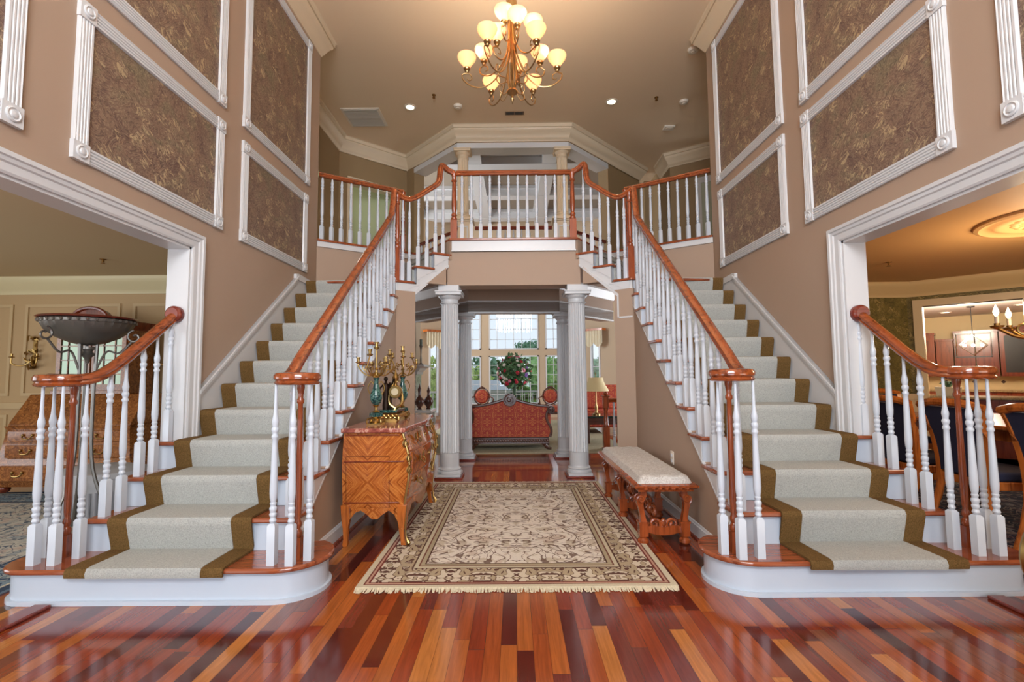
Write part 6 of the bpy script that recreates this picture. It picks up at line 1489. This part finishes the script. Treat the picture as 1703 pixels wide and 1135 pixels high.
a_ = [Vector(kp(.30+i, 1.15+j)) for i, j in ((-.13, -.06), (.13, -.06), (.13, .06), (-.13, .06))]; b_ = [Vector(kp(.30+i, 1.15+j)) for i, j in ((-.15, -.07), (.15, -.07), (.15, .07), (-.15, .07))]
mb.loft([[(*p, .836) for p in a_], [(*p, .95) for p in b_], [(*p, .965) for p in b_]]); mb.build('planter', mat('cream_planter', (226, 220, 200), .5), t, smooth=False)
mb = MB(); rnd = random.Random(8)
for i in range(9):
    a = rnd.uniform(0, 6.28); mb.tube(bez([(px, py, .96), (px+.06*math.cos(a), py+.06*math.sin(a), 1.03), (px+.15*math.cos(a), py+.15*math.sin(a), 1.01)], 4), [.012, .02, .022, .022, .022, .02, .016, .01, .004], 5)
mb.build('leaves', LM[1], t); mb = MB()
for q in (-1, 1): mb.tube(bez([(px+q*.04, py-q*.04, .96), (px+q*.05, py-q*.05, 1.12), (px+q*.12, py-q*.12, 1.18)], 5), .004, 5)
mb.build('stem', LM[1], t); mb = MB()
for q in (-1, 1):
    for i in range(4): mb.ball((px+q*(.07+.022*i), py-q*(.07+.022*i), 1.15+.008*i), .022, 8, 5, sz=.7)
mb.build('blossom', fl_m[1], t)
def lantern(tt, w, label):
    x_, y_ = kp(tt, w); t = thing('pendant_lantern', label, 'pendant lamp', (x_, y_, LOW), R(-45), group='kitchen lantern pendants')
    MB().tube([(0, 0, 0), (0, 0, -.52)], .006).lathe([(.06, 0), (.06, -.02), (.01, -.03)], (0, 0, 0), 12).build('rod', M['black'], t, local=True)
    mb = MB(); W_, z0, z1 = .24, -.96, -.52
    for a_ in (-W_, W_):
        for b_ in (-W_, W_): mb.tube([(a_, b_, z0), (a_, b_, z1)], .008, 4)
    for z in (z0, z1):
        for a_ in (-W_, W_): mb.tube([(a_, -W_, z), (a_, W_, z)], .008, 4).tube([(-W_, a_, z), (W_, a_, z)], .008, 4)
    mb.tube([(-W_, 0, z1), (W_, 0, z1)], .006, 4); mb.build('cage', M['black'], t, local=True)
    mb = MB(); zm = (z0+z1)/2
    for a_ in (-W_, W_):
        mb.tube([(-W_*.8, a_, zm), (0, a_, z1-.03), (W_*.8, a_, zm), (0, a_, z0+.03), (-W_*.8, a_, zm)], .009, 4).tube([(a_, -W_*.8, zm), (a_, 0, z1-.03), (a_, W_*.8, zm), (a_, 0, z0+.03), (a_, -W_*.8, zm)], .009, 4)
    mb.build('diamond_frame', mat('polished_nickel', (220, 216, 206), .2, 1.0), t, local=True)
    for i in range(3): MB().ball(((i-1)*.12, 0, zm), .03, 10, 7).build('bulb', M['bulb'], t, local=True)
    return t
lantern(.53, 4.0, 'nickel and black lantern pendant in the kitchen doorway centre'); lantern(-.42, 4.0, 'second lantern pendant, half hidden by the kitchen door frame')
for q, (tt, w) in enumerate(((.12, 4.9), (.62, 2.2), (1.2, 4.4))):
    x_, y_ = kp(tt, w); t = thing('recessed_light', ('kitchen recessed light left of the lantern rod', 'kitchen recessed light just inside the doorway head', 'kitchen recessed light right of the lantern rod')[q], 'ceiling light', (x_, y_, LOW))
    MB().lathe([(.07, -.001), (.10, -.001), (.10, -.01), (.07, -.01)], (x_, y_, LOW), 20, cap=False).build('trim_ring', M['plastic'], t); MB().lathe([(.001, -.003), (.07, -.003), (.07, -.007), (.001, -.007)], (x_, y_, LOW), 20, cap=False).build('lens', M['bulb'], t)
d = bpy.data.lights.new('kitchen_lamp', 'POINT'); d.energy = 200; d.color = (1, .84, .66); d.shadow_soft_size = .3
x_, y_ = kp(.5, 3.0); o = bpy.data.objects.new('kitchen_lamp', d); col.objects.link(o); o.location = (x_, y_, 2.1)
# gilt chair arm at the right edge of the photo
t = thing('gilt_chair', 'gilded curved chair back with green upholstery cut by the right photo edge', 'chair', (2.42, 1.90, 0), R(0))
mb = MB(); 
mb.tube([(2.42, 1.90+.19*math.cos(R(12*i))*1.0-.0, .50+.27*math.sin(R(12*i))) for i in range(31)] if False else [(2.25+.24*math.cos(R(12*i)), 1.96, (.47+.20*math.sin(R(12*i)))) for i in range(31)], .022, 8)
mb.build('back_frame', M['ormolu'], t)
MB().lathe([(.001, -.02), (.17, -.025), (.20, 0), (.17, .02), (.001, .02)], (2.25, 1.96, .47), 24, 'y').build('back_cushion', mat('seafoam_brocade', (150, 176, 150), .7), t)
MB().prism([(2.12, 1.46), (2.60, 1.46), (2.57, 1.94), (2.15, 1.94)], .24, .33).build('seat', mat('seafoam_brocade_seat', (150, 176, 150), .7), t, bevel=.02)
for xx, yy in ((2.15, 1.50), (2.57, 1.50), (2.18, 1.90), (2.54, 1.90)): MB().tube(bez([(xx, yy, .27), (xx, yy, .12), (xx, yy, 0)], 4), [.024]*4+[.018]*4+[.015], 8).build('leg', M['ormolu'], t)

# LIFT: furniture standing on carpets rests on the pile
for o_ in list(col.objects):
    b_ = o_.name.split('.')[0]
    if o_.parent is None and (b_ in ('settee', 'sofa', 'side_table', 'console_table', 'vase', 'table_lamp', 'tea_table', 'flower_arrangement', 'secretary_desk', 'ottoman', 'pedestal_bowl_stand', 'dining_table', 'magazine')):
        o_.location.z += .0125
